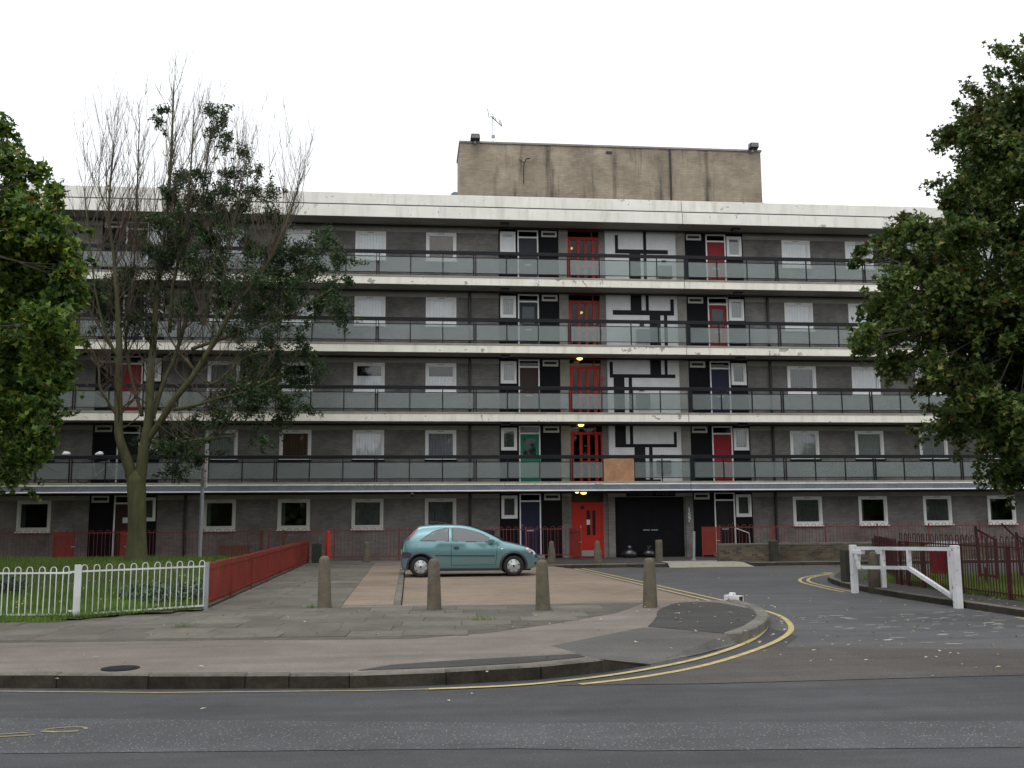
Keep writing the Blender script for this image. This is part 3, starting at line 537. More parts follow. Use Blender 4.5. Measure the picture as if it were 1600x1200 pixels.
for ui, (a, b, side) in enumerate(UNITS):
    for fl in range(5):
        f = FL[fl]; z0 = .0 if fl == 0 else f; xd, xw, xv = ((a + 1.29, a + 2.06, a + .38) if side > 0 else (a + 1.17, a + .365, a + 2.02))
        dz = f if fl else .28
        MB().wall(a, b, z0, f + 2.27, YW - .03, YW + .2, [(xd - .415, xd + .415, dz, f + 2.2), (xw - .31, xw + .31, f + 1.25, f + 2.13), (xv - .31, xv + .31, f + 1.94, f + 2.19)]).build('infill_panel', 'black_panel', bld)
        if fl == 0: MB().bbox(xd - .5, xd + .5, YW - .35, YW + .2, 0, .28, .01).build('doorstep', 'concrete', bld)
        c = DOORS[(ui, fl)]; m = MB(); gz = GLAZED.get((ui, fl)); h = 1.88 + (f - dz)
        if gz: m.wall(-.365, .365, .02, h, .02, .065, [(-.24, .24, 1.02, 1.72)])
        else:
            m.box(-.365, .365, .02, .065, .02, h)
            for q in (.12, 1.05): m.box(-.27, .27, .012, .02, q, q + .62)
        d = m.build('door', c, bld, loc=(xd, YW - .02, dz)); d['label'] = {'door_green': 'green front door with glazed upper half'}.get(c, c.split('_')[1] + ' front door')
        if gz: place('pane', MB().box(-.24, .24, .035, .042, 1.02, 1.72).mesh('pane', 'door_glass'), d, local=True); place('net_curtain', wavy(.48, 1.02, 1.72, gz, .055, 24, .006, 8), d, local=True)
        fz = f - dz
        place('door_frame', DF, d, (0, 0, fz), local=True); place('transom_pane', DT, d, (0, 0, fz), local=True); place('letter_box', LB, d, (0, 0, fz), local=True); place('door_knob', KN, d, (.3 * side, .012, 1.0 + fz), (R(90), 0, 0), local=True)
        if fl == 0: MB().box(xd - .415, xd - .365, YW - .03, YW + .1, dz, f).build('door_frame', 'white_frame', bld); MB().box(xd + .365, xd + .415, YW - .03, YW + .1, dz, f).build('door_frame', 'white_frame', bld)
        if ui == 0 and fl == 0: place('notice', MB().box(-.09, .09, .005, .012, 1.3, 1.5).mesh('notice', 'paper'), d, local=True)
        w = place('window', SW, bld, (xw, YW - .03, f + 1.25)); place('pane', SP, w, local=True); place('curtain', SC[random.choice(['grey', 'dark', 'grey', 'white'] if fl else ['dark'])], w, local=True)
        v = place('vent_window', VF, bld, (xv, YW - .035, f + 1.94)); place('pane', VP, v, local=True)
# --- stairwell
for fl in range(1, 5):
    f = FL[fl]; m = MB(); x0, x1 = 6.19, 7.45; mat = 'stair_red' if fl < 3 else 'stair_red_dull'
    xs = [(x0, x0 + .13), (x0 + .36, x0 + .47), (x0 + .67, x0 + .77), (x0 + .97, x0 + 1.09), (x1 - .06, x1)]
    for a, b in xs: m.box(a, b, YW - .03, YW + .06, f, f + 1.96)
    m.box(x0, x1, YW - .031, YW + .061, f + 1.86, f + 1.97); m.box(x0, x1, YW - .025, YW + .05, f + .0, f + .06); m.box(x0, x1, YW - .03, YW + .06, f + 2.2, f + 2.27); m.box(x1 - .3, x1 - .26, YW - .028, YW + .05, f + 1.97, f + 2.2); m.box(x0 + .47, x0 + .97, YW - .024, YW + .045, f + .75, f + .84)
    s = m.build('stair_door', mat, bld); s['label'] = 'red framed stair door glazed in tall strips'
    for (a, b), (c, d) in zip(xs, xs[1:]): MB().box(b, c, YW + .01, YW + .016, f + .06, f + 1.86).build('pane', 'door_glass', s)
    MB().box(x0, x1, YW + .02, YW + .026, f + 1.97, f + 2.2).build('transom_pane', 'door_glass', s); MB().lathe([(.03, 0), (.03, .02), (.02, .04)], 10).build('door_knob', 'steel', s, loc=(x0 + 1.03, YW - .07, f + 1.02))
    MB().box(7.45, 7.7, YW - .04, YW + .24, f, f + 2.27).build('pier', 'brick_wall', bld)
m = MB(); m.wall(6.2, 7.45, PZ + .02, 2.24, YW, YW + .06, [(6.78, 6.92, .98, 1.93), (7.0, 7.13, .98, 1.93)]); m.box(6.2, 6.3, YW - .02, YW - .001, PZ + .02, 2.24); m.box(7.37, 7.45, YW - .02, YW - .001, PZ + .02, 2.24); m.box(6.3, 7.37, YW - .02, YW - .001, 2.16, 2.24)
s = m.build('stair_door', 'stair_red', bld); s['label'] = 'solid red ground-floor stair door with two slit windows'
for a, b in ((6.78, 6.92), (7.0, 7.13)): MB().box(a, b, YW + .03, YW + .036, .98, 1.93).build('pane', 'black_gloss', s)
MB().box(6.78, 6.91, YW - .006, YW + .012, 1.38, 1.58).build('notice', 'paper', s); MB().box(6.42, 7.33, YW - .008, YW - .001, PZ + .06, .4).build('kick_plate', 'steel', s); MB().box(6.53, 6.56, YW - .05, YW - .001, 1.2, 1.35).build('pull_handle', 'steel', s); MB().lathe([(.08, 0), (.08, .01)], 16).build('door_disc', 'door_navy', s, loc=(6.62, YW - .004, 2.05)).rotation_euler = (R(90), 0, 0)
MB().box(6.19, 7.6, YW + .05, YW + .24, 2.25, 2.66).build('door_head', 'room_dark', bld); MB().box(7.45, 7.62, YW - .02, YW + .24, 0, 2.66).build('pier', 'brick_wall', bld)
# black doors of the bin store and its brick jambs
for a, b in ((7.62, 7.88), (10.68, 10.98)): MB().box(a, b, YW - .12, YW + .24, 0, 2.44).build('pier', 'brick_pier', bld)
MB().box(7.62, 10.68, YW - .06, YW + .24, 2.44, 2.66).build('lintel', 'lintel', bld)
bd = MB().bbox(8.35, 10.28, YW - .1, YW - .061, 2.455, 2.645, .004).build('name_board', 'black_panel', bld)
r_ = random.Random(8)
for i in range(15):
    if i == 8: continue
    x = 8.47 + i * .118; m = MB(); m.box(x, x + .018, YW - .108, YW - .101, 2.5, 2.6)
    if r_.random() < .7: m.box(x + .055, x + .073, YW - .108, YW - .101, 2.5, 2.6)
    m.box(x + .018, x + .055, YW - .108, YW - .101, *r_.choice([(2.58, 2.6), (2.5, 2.52), (2.542, 2.558)])); m.build('raised_letter', 'cabinet_grey', bd)
for a, b, hx in ((7.88, 9.275, 9.12), (9.285, 10.68, 9.44)):
    d = MB().box(a, b, YW, YW + .06, PZ + .02, 2.43).build('store_door', 'black_panel', bld)
    for q in (.3, 1.35): MB().bbox(a + .12, b - .12, YW - .015, YW - .001, q, q + .9, .006).build('door_panel', 'black_panel', d)
    MB().box(hx - .13, hx + .13, YW - .05, YW - .002, 1.14, 1.18).build('push_bar', 'steel', d)
cu_ = bpy.data.curves.new('house_number', 'FONT')
cu_.extrude = .006; cu_.offset = .006; cu_.size = .23; cu_.align_x = 'CENTER'
for i, ch in enumerate('157'):
    cu_.body = ch; t_ = bpy.data.objects.new('tmp', cu_); COL.objects.link(t_); bpy.context.view_layer.update()
    me = bpy.data.meshes.new_from_object(t_.evaluated_get(bpy.context.evaluated_depsgraph_get())); bpy.data.objects.remove(t_); me.materials.clear(); me.materials.append(MATS['white_plain'])
    place('house_number', me, bld, (10.81, YW - .13, 1.85 - i * .19), (R(90), 0, 0))
# --- black and white tile panels of the stair tower (fractions of the panel)
PAT = {4: ((752, 1100, 628, 852), [(802, 817, 645, 720), (817, 1060, 703, 720), (940, 955, 628, 703), (872, 925, 720, 852), (940, 955, 720, 852)]),
       3: ((762, 1110, 932, 1165), [(882, 935, 932, 998), (955, 970, 932, 998), (795, 1092, 998, 1018), (1075, 1092, 950, 998), (972, 1025, 1018, 1165), (1042, 1058, 1018, 1165)]),
       2: ((705, 1080, 75, 345), [(718, 735, 90, 148), (718, 1058, 148, 165), (928, 985, 75, 148), (1003, 1018, 75, 148), (737, 793, 165, 345), (815, 832, 165, 345), (832, 1025, 333, 345)]),
       1: ((705, 1090, 415, 705), [(740, 797, 415, 513), (818, 835, 415, 513), (740, 1065, 513, 530), (1050, 1065, 452, 513), (840, 897, 530, 705), (917, 935, 530, 705), (897, 917, 690, 705), (935, 975, 690, 705)])}
CAB = {4: [(1010, 1100)], 3: [(905, 960)], 2: [(850, 922)], 1: [(955, 1042)]}
for fl, ((a, b, c, d), rects) in PAT.items():
    f = FL[fl]; tx = lambda v: 7.7 + (v - a) / (b - a) * 2.92; tz = lambda v: f + (1 - (v - c) / (d - c)) * 2.27
    pn = MB().box(7.7, 10.62, YW, YW + .24, f, f + 2.27).build('tile_panel', 'tile_white', bld)
    for r in rects: MB().box(tx(r[0]), tx(r[1]), YW - .012, YW - .001, tz(r[3]), tz(r[2])).build('black_tile_strip', 'tile_black', pn)
    for p, q in CAB[fl]:
        x0 = tx(p); MB().bbox(x0, x0 + .55, YW - .12, YW - .013, f + .35, f + .85, .01).build('meter_cabinet', 'cabinet_grey', pn)
        MB().box(x0 + .15, x0 + .33, YW - .03, YW - .013, f + .98, f + 1.08).build('vent_grille', 'plastic_black', pn)
# --- slabs, fascias and soffit fittings
for fl in range(1, 5):
    f = FL[fl]
    for a, b in ((XL, XJ - .012), (XJ + .012, XR)):
        MB().box(a, b, YS, 39.4, f - .34, f - .02).build('balcony_slab', 'soffit', bld)
        if fl > 1: MB().box(a, b, YS - .035, YS - .001, f - .345, f - .065).build('fascia', 'cream_paint', bld)
        else:
            MB().box(a, b, YS - .06, YS - .001, f - .11, f - .065).build('fascia', 'cream_paint', bld); MB().box(a, b, YS - .05, YS - .002, f - .30, f - .112).build('canopy_sheet', 'canopy_sheet', bld); MB().box(a, b, YS - .08, YS - .003, f - .345, f - .302).build('gutter_lip', 'white_frame', bld)
        MB().bbox(a, b, YS - .05, YS + .2, f - .064, f + .004, .01).build('slab_edging', 'concrete', bld)
for a, b in ((XL, XJ - .012), (XJ + .012, XR)):
    MB().box(a, b, YS, 47.2, 13.1, 13.52).build('roof_slab', 'soffit', bld); MB().box(a, b, YS - .04, YS - .001, 13.09, 13.53).build('fascia', 'white_parapet', bld)
    MB().bbox(a, b, YS + .1, YS + .3, 13.521, 14.07, .015).build('parapet', 'white_parapet', bld)
MB().tube([(XL, YS + .03, 13.585), (XR, YS + .03, 13.585)], .022, 6).build('roof_cable', 'plastic_black', bld); MB().box(XL, XR, YS - .01, YS + .06, 13.531, 13.55).build('flashing', 'white_plain', bld)
MB().box(XL, XR, YS + .31, 47.2, 13.521, 13.62).build('roof_deck', 'roof_felt', bld)
for fl in range(1, 6):
    z = (FL[fl] - .34) if fl < 5 else 13.09
    for x in (3.6, 12.9): MB().bbox(x - .17, x + .17, 37.4, 37.62, z - .09, z - .001, .01).build('soffit_fitting', 'plastic_black', bld)
for x in (-8.3, 2.27, 14.33): MB().tube([(x, YW - .07, PZ), (x, YW - .07, 10.48)], .055, 8).build('downpipe', 'plastic_black', bld)
# --- railings
DBL = [-23.0, -19.4, -15.77, -12.136, -8.53, -4.92, -1.28, 2.4, 6.04, 10.71, 14.375, 17.98, 21.55, 25.15, 28.75]
SNG = [7.25, 8.45, 9.53]
for p, q in zip(DBL, DBL[1:]):
    if p != 6.04: SNG += [p + (q - p) / 3 + .01, p + 2 * (q - p) / 3 + .01]
POST = MB().box(-.016, .016, -.03, .03, 0, .87).mesh('post', 'black_rail')
for fl in range(1, 5):
    f = FL[fl]; m = MB(); m.bbox(XL, XR, YS + .03, YS + .11, f + .87, f + 1.005, .015); m.box(XL, XR, YS + .055, YS + .085, f + .735, f + .76); m.box(XL, XR, YS + .055, YS + .085, f + .125, f + .15)
    rl = m.build('railing', 'black_rail', bld); edges = []
    for x in SNG: place('post', POST, rl, (x, YS + .07, f)); edges.append((x - .016, x + .016))
    for x in DBL:
        w = .045 if x != 10.71 else .07
        for s_ in (-w, w): place('post', POST, rl, (x + s_, YS + .07, f))
        if x == 10.71: MB().box(x - .05, x + .05, YS + .05, YS + .09, f, f + .87).build('joint_cover', 'black_rail', rl)
        edges.append((x - w - .016, x + w + .016))
    edges.sort()
    for (a, b), (c, d) in zip(edges, edges[1:]):
        if fl == 1 and 7.2 < b < 7.4: o_ = MB().box(b, c, YS + .02, YS + .048, f + .01, f + .86).build('plywood_board', 'plywood', rl); o_['label'] = 'brown plywood board in place of the glass'
        else: MB().box(b + .004, c - .004, YS + .066, YS + .074, f + .151, f + .734).build('glass_panel', 'frosted_glass', rl)
# --- tank room on the roof
MB().box(1.98, 15.0, 40, 42.4, 13.63, 17.3).build('tank_room_wall', 'brick_tan', bld); tk = MB().box(1.94, 15.04, 39.95, 42.45, 17.301, 17.38).build('tank_room_coping', 'concrete', bld)
MB().tube([(10.97, 39.93, 14.0), (10.97, 39.93, 17.29)], .045, 8).build('downpipe', 'plastic_black', bld); MB().box(8.2, 8.45, 39.97, 39.999, 17.02, 17.12).build('air_brick', 'plastic_black', bld)
m = MB(); m.tube([(4.65, 39.95, 15.6), (4.65, 39.9, 16.35), (4.75, 39.85, 16.62), (4.9, 39.7, 16.6)], .025, 6); m.tube([(4.68, 39.9, 16.45), (4.45, 39.75, 16.55)], .02, 6); m.build('pipe_bracket', 'plastic_black', bld)
# --- things fixed on the building
def floodlight(x, y, z, label):
    t = thing('floodlight', label, 'floodlight', (x, y, z), 0, 'floodlights on the tank room')
    m = MB(); b = len(m.v); m.v += [(-.2, -.22, .02), (.2, -.22, .02), (.2, .02, -.02), (-.2, .02, -.02), (-.17, -.28, .2), (.17, -.28, .2), (.17, .05, .24), (-.17, .05, .24)]; m.f += [(0, 3, 2, 1), (4, 5, 6, 7), (0, 1, 5, 4), (1, 2, 6, 5), (2, 3, 7, 6), (3, 0, 4, 7)]
    place('lamp_housing', m.mesh('lamp_housing', 'plastic_black'), t, local=True); place('lens', MB().sheet([(-.16, -.229, .04), (.16, -.229, .04), (.14, -.275, .18), (-.14, -.275, .18)]).mesh('lens', 'steel'), t, local=True)
    place('bracket', MB().box(-.04, .04, -.02, .2, -.12, -.005).mesh('bracket', 'galv'), t, local=True)
floodlight(2.6, 39.84, 17.35, 'black floodlight on the tank room roof edge beside the aerial'); floodlight(14.6, 39.84, 17.35, 'black floodlight on the tank room corner away from the aerial')
def aerial(x, y, z, h, s, label):
    t = thing('tv_aerial', label, 'aerial', (x, y, z))
    place('mast', MB().tube([(0, 0, 0), (-.02, 0, h)], .02 * s, 6).mesh('mast', 'alu'), t, local=True)
    m = MB(); m.tube([(-.12 * s, -.1, h - .02), (.38 * s, .2, h - .32 * s)], .018 * s, 5)
    place('boom', m.mesh('boom', 'plastic_black'), t, local=True)
    for q, l, dx in ((0, .3, -.22), (.3, .16, 0), (.55, .12, .1), (.8, .14, .28), (1, .2, .36)):
        place('element', MB().tube([(dx * s - .02, -.1 + .3 * q, h + (.12 - .32 * q + l * .6) * s), (dx * s + .05, -.1 + .3 * q, h + (.05 - .32 * q - l * .6) * s)], .016 * s, 4).mesh('element', 'plastic_black'), t, local=True)
    place('clamp', MB().box(-.07 * s, .09 * s, -.03, .03, .3 * s, .42 * s).mesh('clamp', 'galv'), t, local=True)
aerial(3.4, 40.3, 17.38, 1.25, 1., 'television aerial on a mast above the tank room'); aerial(-.6, 45, 13.6, 1.9, .8, 'small television aerial standing alone behind the roof parapet')
t = thing('satellite_dish', 'grey satellite dish on the side of the tank room', 'satellite dish', (1.97, 40.3, 15.0)); place('dish', MB().lathe([(.02, 0), (.12, .02), (.2, .07), (.19, .075), (.1, .03), (.01, .012)], 14).mesh('dish', 'cabinet_grey', True), t, (-.2, -.15, 0), (R(75), 0, R(-30)), local=True); place('arm', MB().tube([(0, 0, -.05), (-.18, -.1, 0)], .015, 5).mesh('arm', 'galv'), t, local=True)
for i, (x, y, z, l) in enumerate(((6.6, 37.75, 2.655, 'lit yellow ceiling lamp over the ground-floor red stair door'), (6.38, 37.95, 2.655, 'small second lit lamp beside the ground-floor stair lamp'), (6.55, 37.8, 5.265, 'lit yellow ceiling lamp over the first-floor stair door'), (6.55, 37.85, 7.875, 'lit yellow ceiling lamp over the second-floor stair door'), (6.75, 38.75, 9.9, 'lit lamp glowing behind the third-floor stair door'), (6.38, 38.75, 12.55, 'lit lamp glowing behind the top-floor stair door'))):
    s_ = .6 if i == 1 else 1.; t = thing('bulkhead_lamp', l, 'lamp', (x, y, z), 0, 'lit stair lamps'); place('lamp_base', MB().lathe([(.13 * s_, 0), (.13 * s_, -.04 * s_)], 16).mesh('lamp_base', 'lamp_body'), t, local=True); place('diffuser', MB().lathe([(.12 * s_, -.041 * s_), (.11 * s_, -.08 * s_), (.07 * s_, -.11 * s_), (.01, -.12 * s_)], 16).mesh('diffuser', 'lamp_yellow', True), t, local=True)
    if i > 3: place('rod', MB().tube([(0, 0, 0), (0, 0, (FL[4] - .34 if i == 4 else 13.09) - z)], .012, 5).mesh('rod', 'plastic_black'), t, local=True)
t = thing('security_camera', 'black camera hanging under the canopy above the parked car', 'camera', (.05, YS - .02, 2.66)); place('bracket', MB().tube([(0, 0, .08), (.02, -.06, -.05)], .025, 6).mesh('bracket', 'plastic_black'), t, local=True); place('camera_dome', MB().lathe([(.05, -.05), (.075, -.1), (.07, -.16), (.03, -.2)], 12).mesh('camera_dome', 'plastic_black', True), t, (.02, -.06, 0), local=True)
# ================================================================== RAILINGS AND STREET FURNITURE
HOOPS = {}
def hoop(w, z0, z1, r, mat):
    k = (w, round(z0, 2), round(z1, 2), r, mat)
    if k not in HOOPS:
        pts = [(-w / 2, 0, z0)] + [(-w / 2 * math.cos(math.pi * i / 5), 0, z1 - w / 2 + w / 2 * math.sin(math.pi * i / 5)) for i in range(6)] + [(w / 2, 0, z0)]
        HOOPS[k] = MB().tube(pts, r, 4).mesh('hoop', mat)
    return HOOPS[k]
def railing(name, p, q, zb, zt, pitch, w, r, mat, label, rails=(.06, -.1), posts=(), pr=.03, ptop=0, gz=lambda t: 0, group=None, skip=None, postmat=None):
    p, q = Vector(p), Vector(q); d = q - p; L = d.length; ang = math.atan2(d.y, d.x); u = d.normalized()
    t = thing(name, label, 'railing', (p.x, p.y, zb), ang, group); n = int(L / pitch); st = L / n; H_ = zt - zb; hm = hoop(w, .04, H_, r, mat)
    m = MB()
    for zr in (rails[0], H_ + rails[1]): m.box(0, L, -.008, .008, zr - .014, zr + .014)
    place('rail', m.mesh('rail', mat), t, local=True)
    for i in range(n):
        x = (i + .5) * st
        if skip and skip(x): continue
        place('hoop', hm, t, (x, 0, random.uniform(-.006, .006)), (random.gauss(0, .006), random.gauss(0, .003), 0), local=True)
    pm = MB().box(-pr, pr, -pr, pr, -.06, H_ + ptop).mesh('post', postmat or mat)
    for x in posts: place('post', pm, t, (x, 0, 0), local=True)
    return t
W1, W2, W0 = (-5.35, 16.96), (-3.57, 18.3), (-12.2, 17.75)
railing('bow_top_railing', W1, W2, PZ + .02, .99, .186, .093, .0085, 'rail_white', 'white bow-top railing running from white post to the red railing corner', posts=(0,), pr=.04, ptop=.01)
rw = railing('bow_top_railing', (-5.45, 16.97), W0, PZ + .02, .97, .19, .093, .0085, 'rail_white', 'white bow-top railing panel hung off the far side of the white post', posts=(3.6,), pr=.045, ptop=.01)
for z in (.1, .72): place('hinge', MB().box(-.08, .02, -.012, .012, z, z + .03).mesh('hinge', 'rail_white'), rw, local=True)
tag(MB().box(-3.62, -3.54, 18.27, 18.35, 0, .96).build('corner_post', 'galv'), 'galvanised square post where white and red railings meet', 'post')
rr = railing('bow_top_railing', (-3.62, 18.42), (-3.6, 36.4), PZ + .03, .93, .17, .085, .0105, 'rail_red', 'long red bow-top railing beside the slab path to the flats', rails=(.1, -.1), posts=(0, 2.57, 5.14, 7.7, 10.3, 12.8, 15.4, 17.9), pr=.025)
gl_ = railing('bow_top_railing', (-24, 37.3), (6.3, 37.3), PZ + .1, 1.34, .277, .16, .0095, 'rail_red_dull', 'thin red garden railing along the flats behind lawn and car', posts=[i * 2.36 for i in range(13)], pr=.022)
gr_ = railing('bow_top_railing', (11.75, 37.3), (29.8, 37.3), PZ + .1, 1.35, .277, .16, .0095, 'rail_red_dull', 'thin red garden railing along the flats above the low brick wall', posts=[i * 2.1 for i in range(9)], pr=.022)
def leaf_gate(x, y, rz, label, w=.75, h=1.15, mat='rail_red', n=9):
    t = thing('garden_gate', label, 'gate', (x, y, PZ), rz); m = MB(); m.box(0, w, -.015, .015, .1, .14); m.box(0, w, -.015, .015, h - .16, h - .12); m.box(0, .04, -.02, .02, .05, h); m.box(w - .04, w, -.02, .02, .05, h)
    place('gate_frame', m.mesh('gate_frame', mat), t, local=True); b = MB().box(-.014, .014, -.008, .008, .1, h).mesh('bar', mat)
    for i in range(n): place('bar', b, t, (.07 + (w - .14) * i / (n - 1), 0, 0), local=True)
    place('latch', MB().box(w - .1, w + .04, -.04, -.016, .62, .65).mesh('latch', 'steel'), t, local=True)
leaf_gate(5.95, 37.2, R(-65), 'open red garden gate beside the solid red stair door', n=15); leaf_gate(11.0, 37.1, R(-20), 'red picket garden gate next to the painted house number', .62, n=14); leaf_gate(-12.6, 37.15, R(-8), 'dark red picket gate in front of shaded flat', .75, n=16); leaf_gate(-10.3, 37.15, R(-60), 'red gate standing ajar by the tree trunk')
tag(MB().lathe([(.085, PZ), (.085, 1.2), (.075, 1.24), (.02, 1.26)], 14, -2.9, 36.2).build('pipe_post', 'bright_red'), 'stout bright red round post at the end of the path', 'post')
# low brick wall in front of the right-hand gardens
bw = thing('brick_wall', 'low dark brick garden wall with soldier coping beside the inner road', 'wall', (10.6, 33.9, PZ))
MB().box(10.6, 30, 33.8, 34.02, PZ - .05, .66).build('brickwork', 'brick_low', bw); cop = MB().bbox(-.108, .108, -.125, .125, 0, .075, .012).mesh('coping_brick', 'coping')
for i in range(86): place('coping_brick', cop, bw, (10.71 + i * .2245, 33.91, .661 + random.uniform(-.003, .003)), (0, 0, random.gauss(0, .01)))
# handrail by the entrance
tag(MB().tube([(12.62, 37.9, 1.2), (13.05, 37.7, 1.02), (13.08, 37.69, .14)], .02, 6).build('handrail', 'white_plain'), 'white grab rail beside the open dark doorway', 'handrail')
# concrete bollards
def bollard_mesh(h, r0, r1, dome=True):
    p = [(r0, -.1), (r0, .02), (r1 + (r0 - r1) * .45, h * .55), (r1, h - .12)] + ([(r1 * .93, h - .06), (r1 * .72, h - .02), (r1 * .4, h - .003), (.01, h)] if dome else [(r1, h - .03), (r1 * .85, h), (.01, h + .002)])
    return MB().lathe(p, 14).mesh('concrete_bollard', 'bollard', True)
BF, BB, BS = bollard_mesh(.9, .128, .1), bollard_mesh(.74, .15, .085), bollard_mesh(.74, .13, .12, False)
FB = 'row of concrete bollards before the parking area'
for x, y, s_, l in ((-1.51, 18.3, 1.02, 'tapered concrete bollard at the mouth of the slab path'), (.42, 17.48, .98, 'domed concrete bollard standing in front of the car rear wheel'), (2.25, 17.05, .96, 'domed concrete bollard in line with the car headlight'), (4.19, 17.4, .95, 'mottled concrete bollard beside the dark tarmac corner')):
    o = place('concrete_bollard', BF, None, (x, y, PZ), (random.gauss(0, .012), random.gauss(0, .012), random.random() * 6)); o.scale = (1, 1, s_); tag(o, l, 'bollard', FB)
for x, y, me, l in ((-1.55, 36.1, BB, 'short broad bollard behind the parked car boot'), (3.31, 34.9, BB, 'bollard top just showing over the car bonnet'), (4.88, 34.5, BB, 'tapering bollard in front of the navy door railing'), (6.42, 34.1, BB, 'tapering bollard in front of the red stair door'), (8.67, 34.5, BS, 'flat-topped square-shouldered bollard before the black store doors')):
    o = place('concrete_bollard', me, None, (x, y, PZ), (random.gauss(0, .015), random.gauss(0, .015), random.random() * 6)); tag(o, l, 'bollard', 'bollards on the pavement by the flats')
tag(MB().lathe([(.13, -.1), (.12, .5), (.11, .78), (.09, .86), (.04, .9), (.01, .905)], 14).build('concrete_bollard', 'bollard', None, True, (10.12, 21.2, .0)), 'mossy concrete bollard behind the white barrier rails', 'bollard')
def wood_post(x, y, h, w, label, mat='dark_wood', z=PZ):
    m = MB(); m.bbox(-w, w, -w, w, -.05, h - .04, .01); b = len(m.v); m.v += [(-w, -w, h - .04), (w, -w, h - .04), (w, w, h - .04), (-w, w, h - .04), (0, 0, h + .03)]; m.f += [(b, b + 1, b + 4), (b + 1, b + 2, b + 4), (b + 2, b + 3, b + 4), (b + 3, b, b + 4)]
    tag(m.build('wooden_post', mat, None, False, (x, y, z)), label, 'post')
wood_post(-3.28, 36.0, .72, .16, 'squat dark timber post at the end of the red railing'); wood_post(10.42, 23.1, .78, .15, 'mossy dark timber post on the kerb corner beside the barrier'); wood_post(12.45, 33.5, .72, .13, 'brown timber post in front of the low brick wall', 'dark_wood'); wood_post(13.1, 30.5 - 3.4, .95, .12, 'dark post just beyond the barrier against the brick wall')
o = MB().tube([(9.98, 34.75, 0), (10.02, 34.75, 1.15)], .045, 8).build('metal_post', 'galv'); tag(o, 'thin grey metal post near the red picket gate', 'post'); MB().lathe([(.085, PZ), (.085, PZ + .05), (.05, PZ + .07)], 12, 9.98, 34.75).build('base_collar', 'galv', o)
# white height barrier, swung open along the kerb
A, B = Vector((9.73, 21.33)), Vector((9.97, 17.58)); gd = (B - A); GA = math.atan2(gd.y, gd.x); GL = gd.length
g = thing('road_barrier', 'white steel swing barrier standing open along the kerb', 'barrier', (A.x, A.y, 0), GA)
def sq(p, q, w=.035, d=.035):
    m = MB(); p, q = Vector(p), Vector(q); u = (q - p).normalized(); s_ = Vector((0, 1, 0)); v = u.cross(s_).normalized(); b = 0
    for e in (p, q): m.v += [tuple(e + s_ * d * i + v * w * j) for i, j in ((-1, -1), (1, -1), (1, 1), (-1, 1))]
    m.f = [(0, 1, 2, 3), (7, 6, 5, 4)] + [(i, i + 4, (i + 1) % 4 + 4, (i + 1) % 4) for i in range(4)]; return m
def part(n, m, mat='gate_white', par=g): return place(n, m.mesh(n, mat), par, local=True)
part('gate_post', MB().bbox(-.06, .06, -.06, .06, -.05, 1.05, .01)); part('gate_post', MB().bbox(GL - .065, GL + .065, -.06, .06, -.05, 1.14, .01))
for n, p, q in (('top_rail', (.12, 0, .98), (GL - .1, 0, 1.07)), ('lower_rail', (.2, 0, .57), (GL * .585, 0, .655)), ('brace', (GL * .585, 0, .655), (GL - .15, 0, .2)), ('upright', (.2, 0, .6), (.2, 0, .96)), ('upright', (GL * .327, 0, .62), (GL * .327, 0, .98)), ('upright', (GL * .59, 0, .67), (GL * .59, 0, 1.0)), ('hinge_upright', (GL - .15, 0, .2), (GL - .15, 0, 1.03))): part(n, sq(p, q))
part('lock_box', MB().bbox(.0, .42, -.05, .05, .86, .95, .01)); part('lock_flap', MB().box(.13, .25, -.045, .045, .74, .859))
for z in (.2, .98): part('hinge_pin', MB().lathe([(.045, z - .05), (.045, z + .05), (.02, z + .07)], 10, GL - .11, 0), 'galv')
part('hinge_rod', MB().tube([(GL - .09, 0, .2), (GL - .09, 0, 1.0)], .02, 6), 'galv')
t = thing('keep_post', 'short white and grey steel catch post behind the barrier', 'post', (10.3, 21.15, 0)); part('post', MB().bbox(-.055, .055, -.055, .055, -.05, .84, .01), 'gate_white', t); part('catch_box', MB().bbox(-.12, .05, -.06, .06, .85, .97, .01), 'gate_white', t)
# cut-off stump of the other barrier post lying at the corner
t = thing('fallen_post_stump', 'white hollow steel post stump lying on the corner kerb', 'post stump', (6.16, 18.75, .02), R(-48)); m = MB()
for y0, y1, z0, z1 in ((-.09, .09, 0, .012), (-.09, .09, .168, .18), (-.09, -.078, .012, .168), (.078, .09, .012, .168)): m.box(-.16, .14, y0, y1, z0, z1)
part('tube', m, 'gate_white', t); part('end_plate', MB().box(-.175, -.161, -.1, .1, 0, .19), 'gate_white', t); part('inside', MB().box(-.15, .12, -.076, .076, .013, .167), 'plastic_black', t); part('broken_weld', MB().bbox(-.26, -.18, -.07, .06, 0, .09, .03), 'gate_white', t)
part('lug', MB().bbox(-.1, 0, -.03, .04, .181, .235, .01), 'gate_white', t)
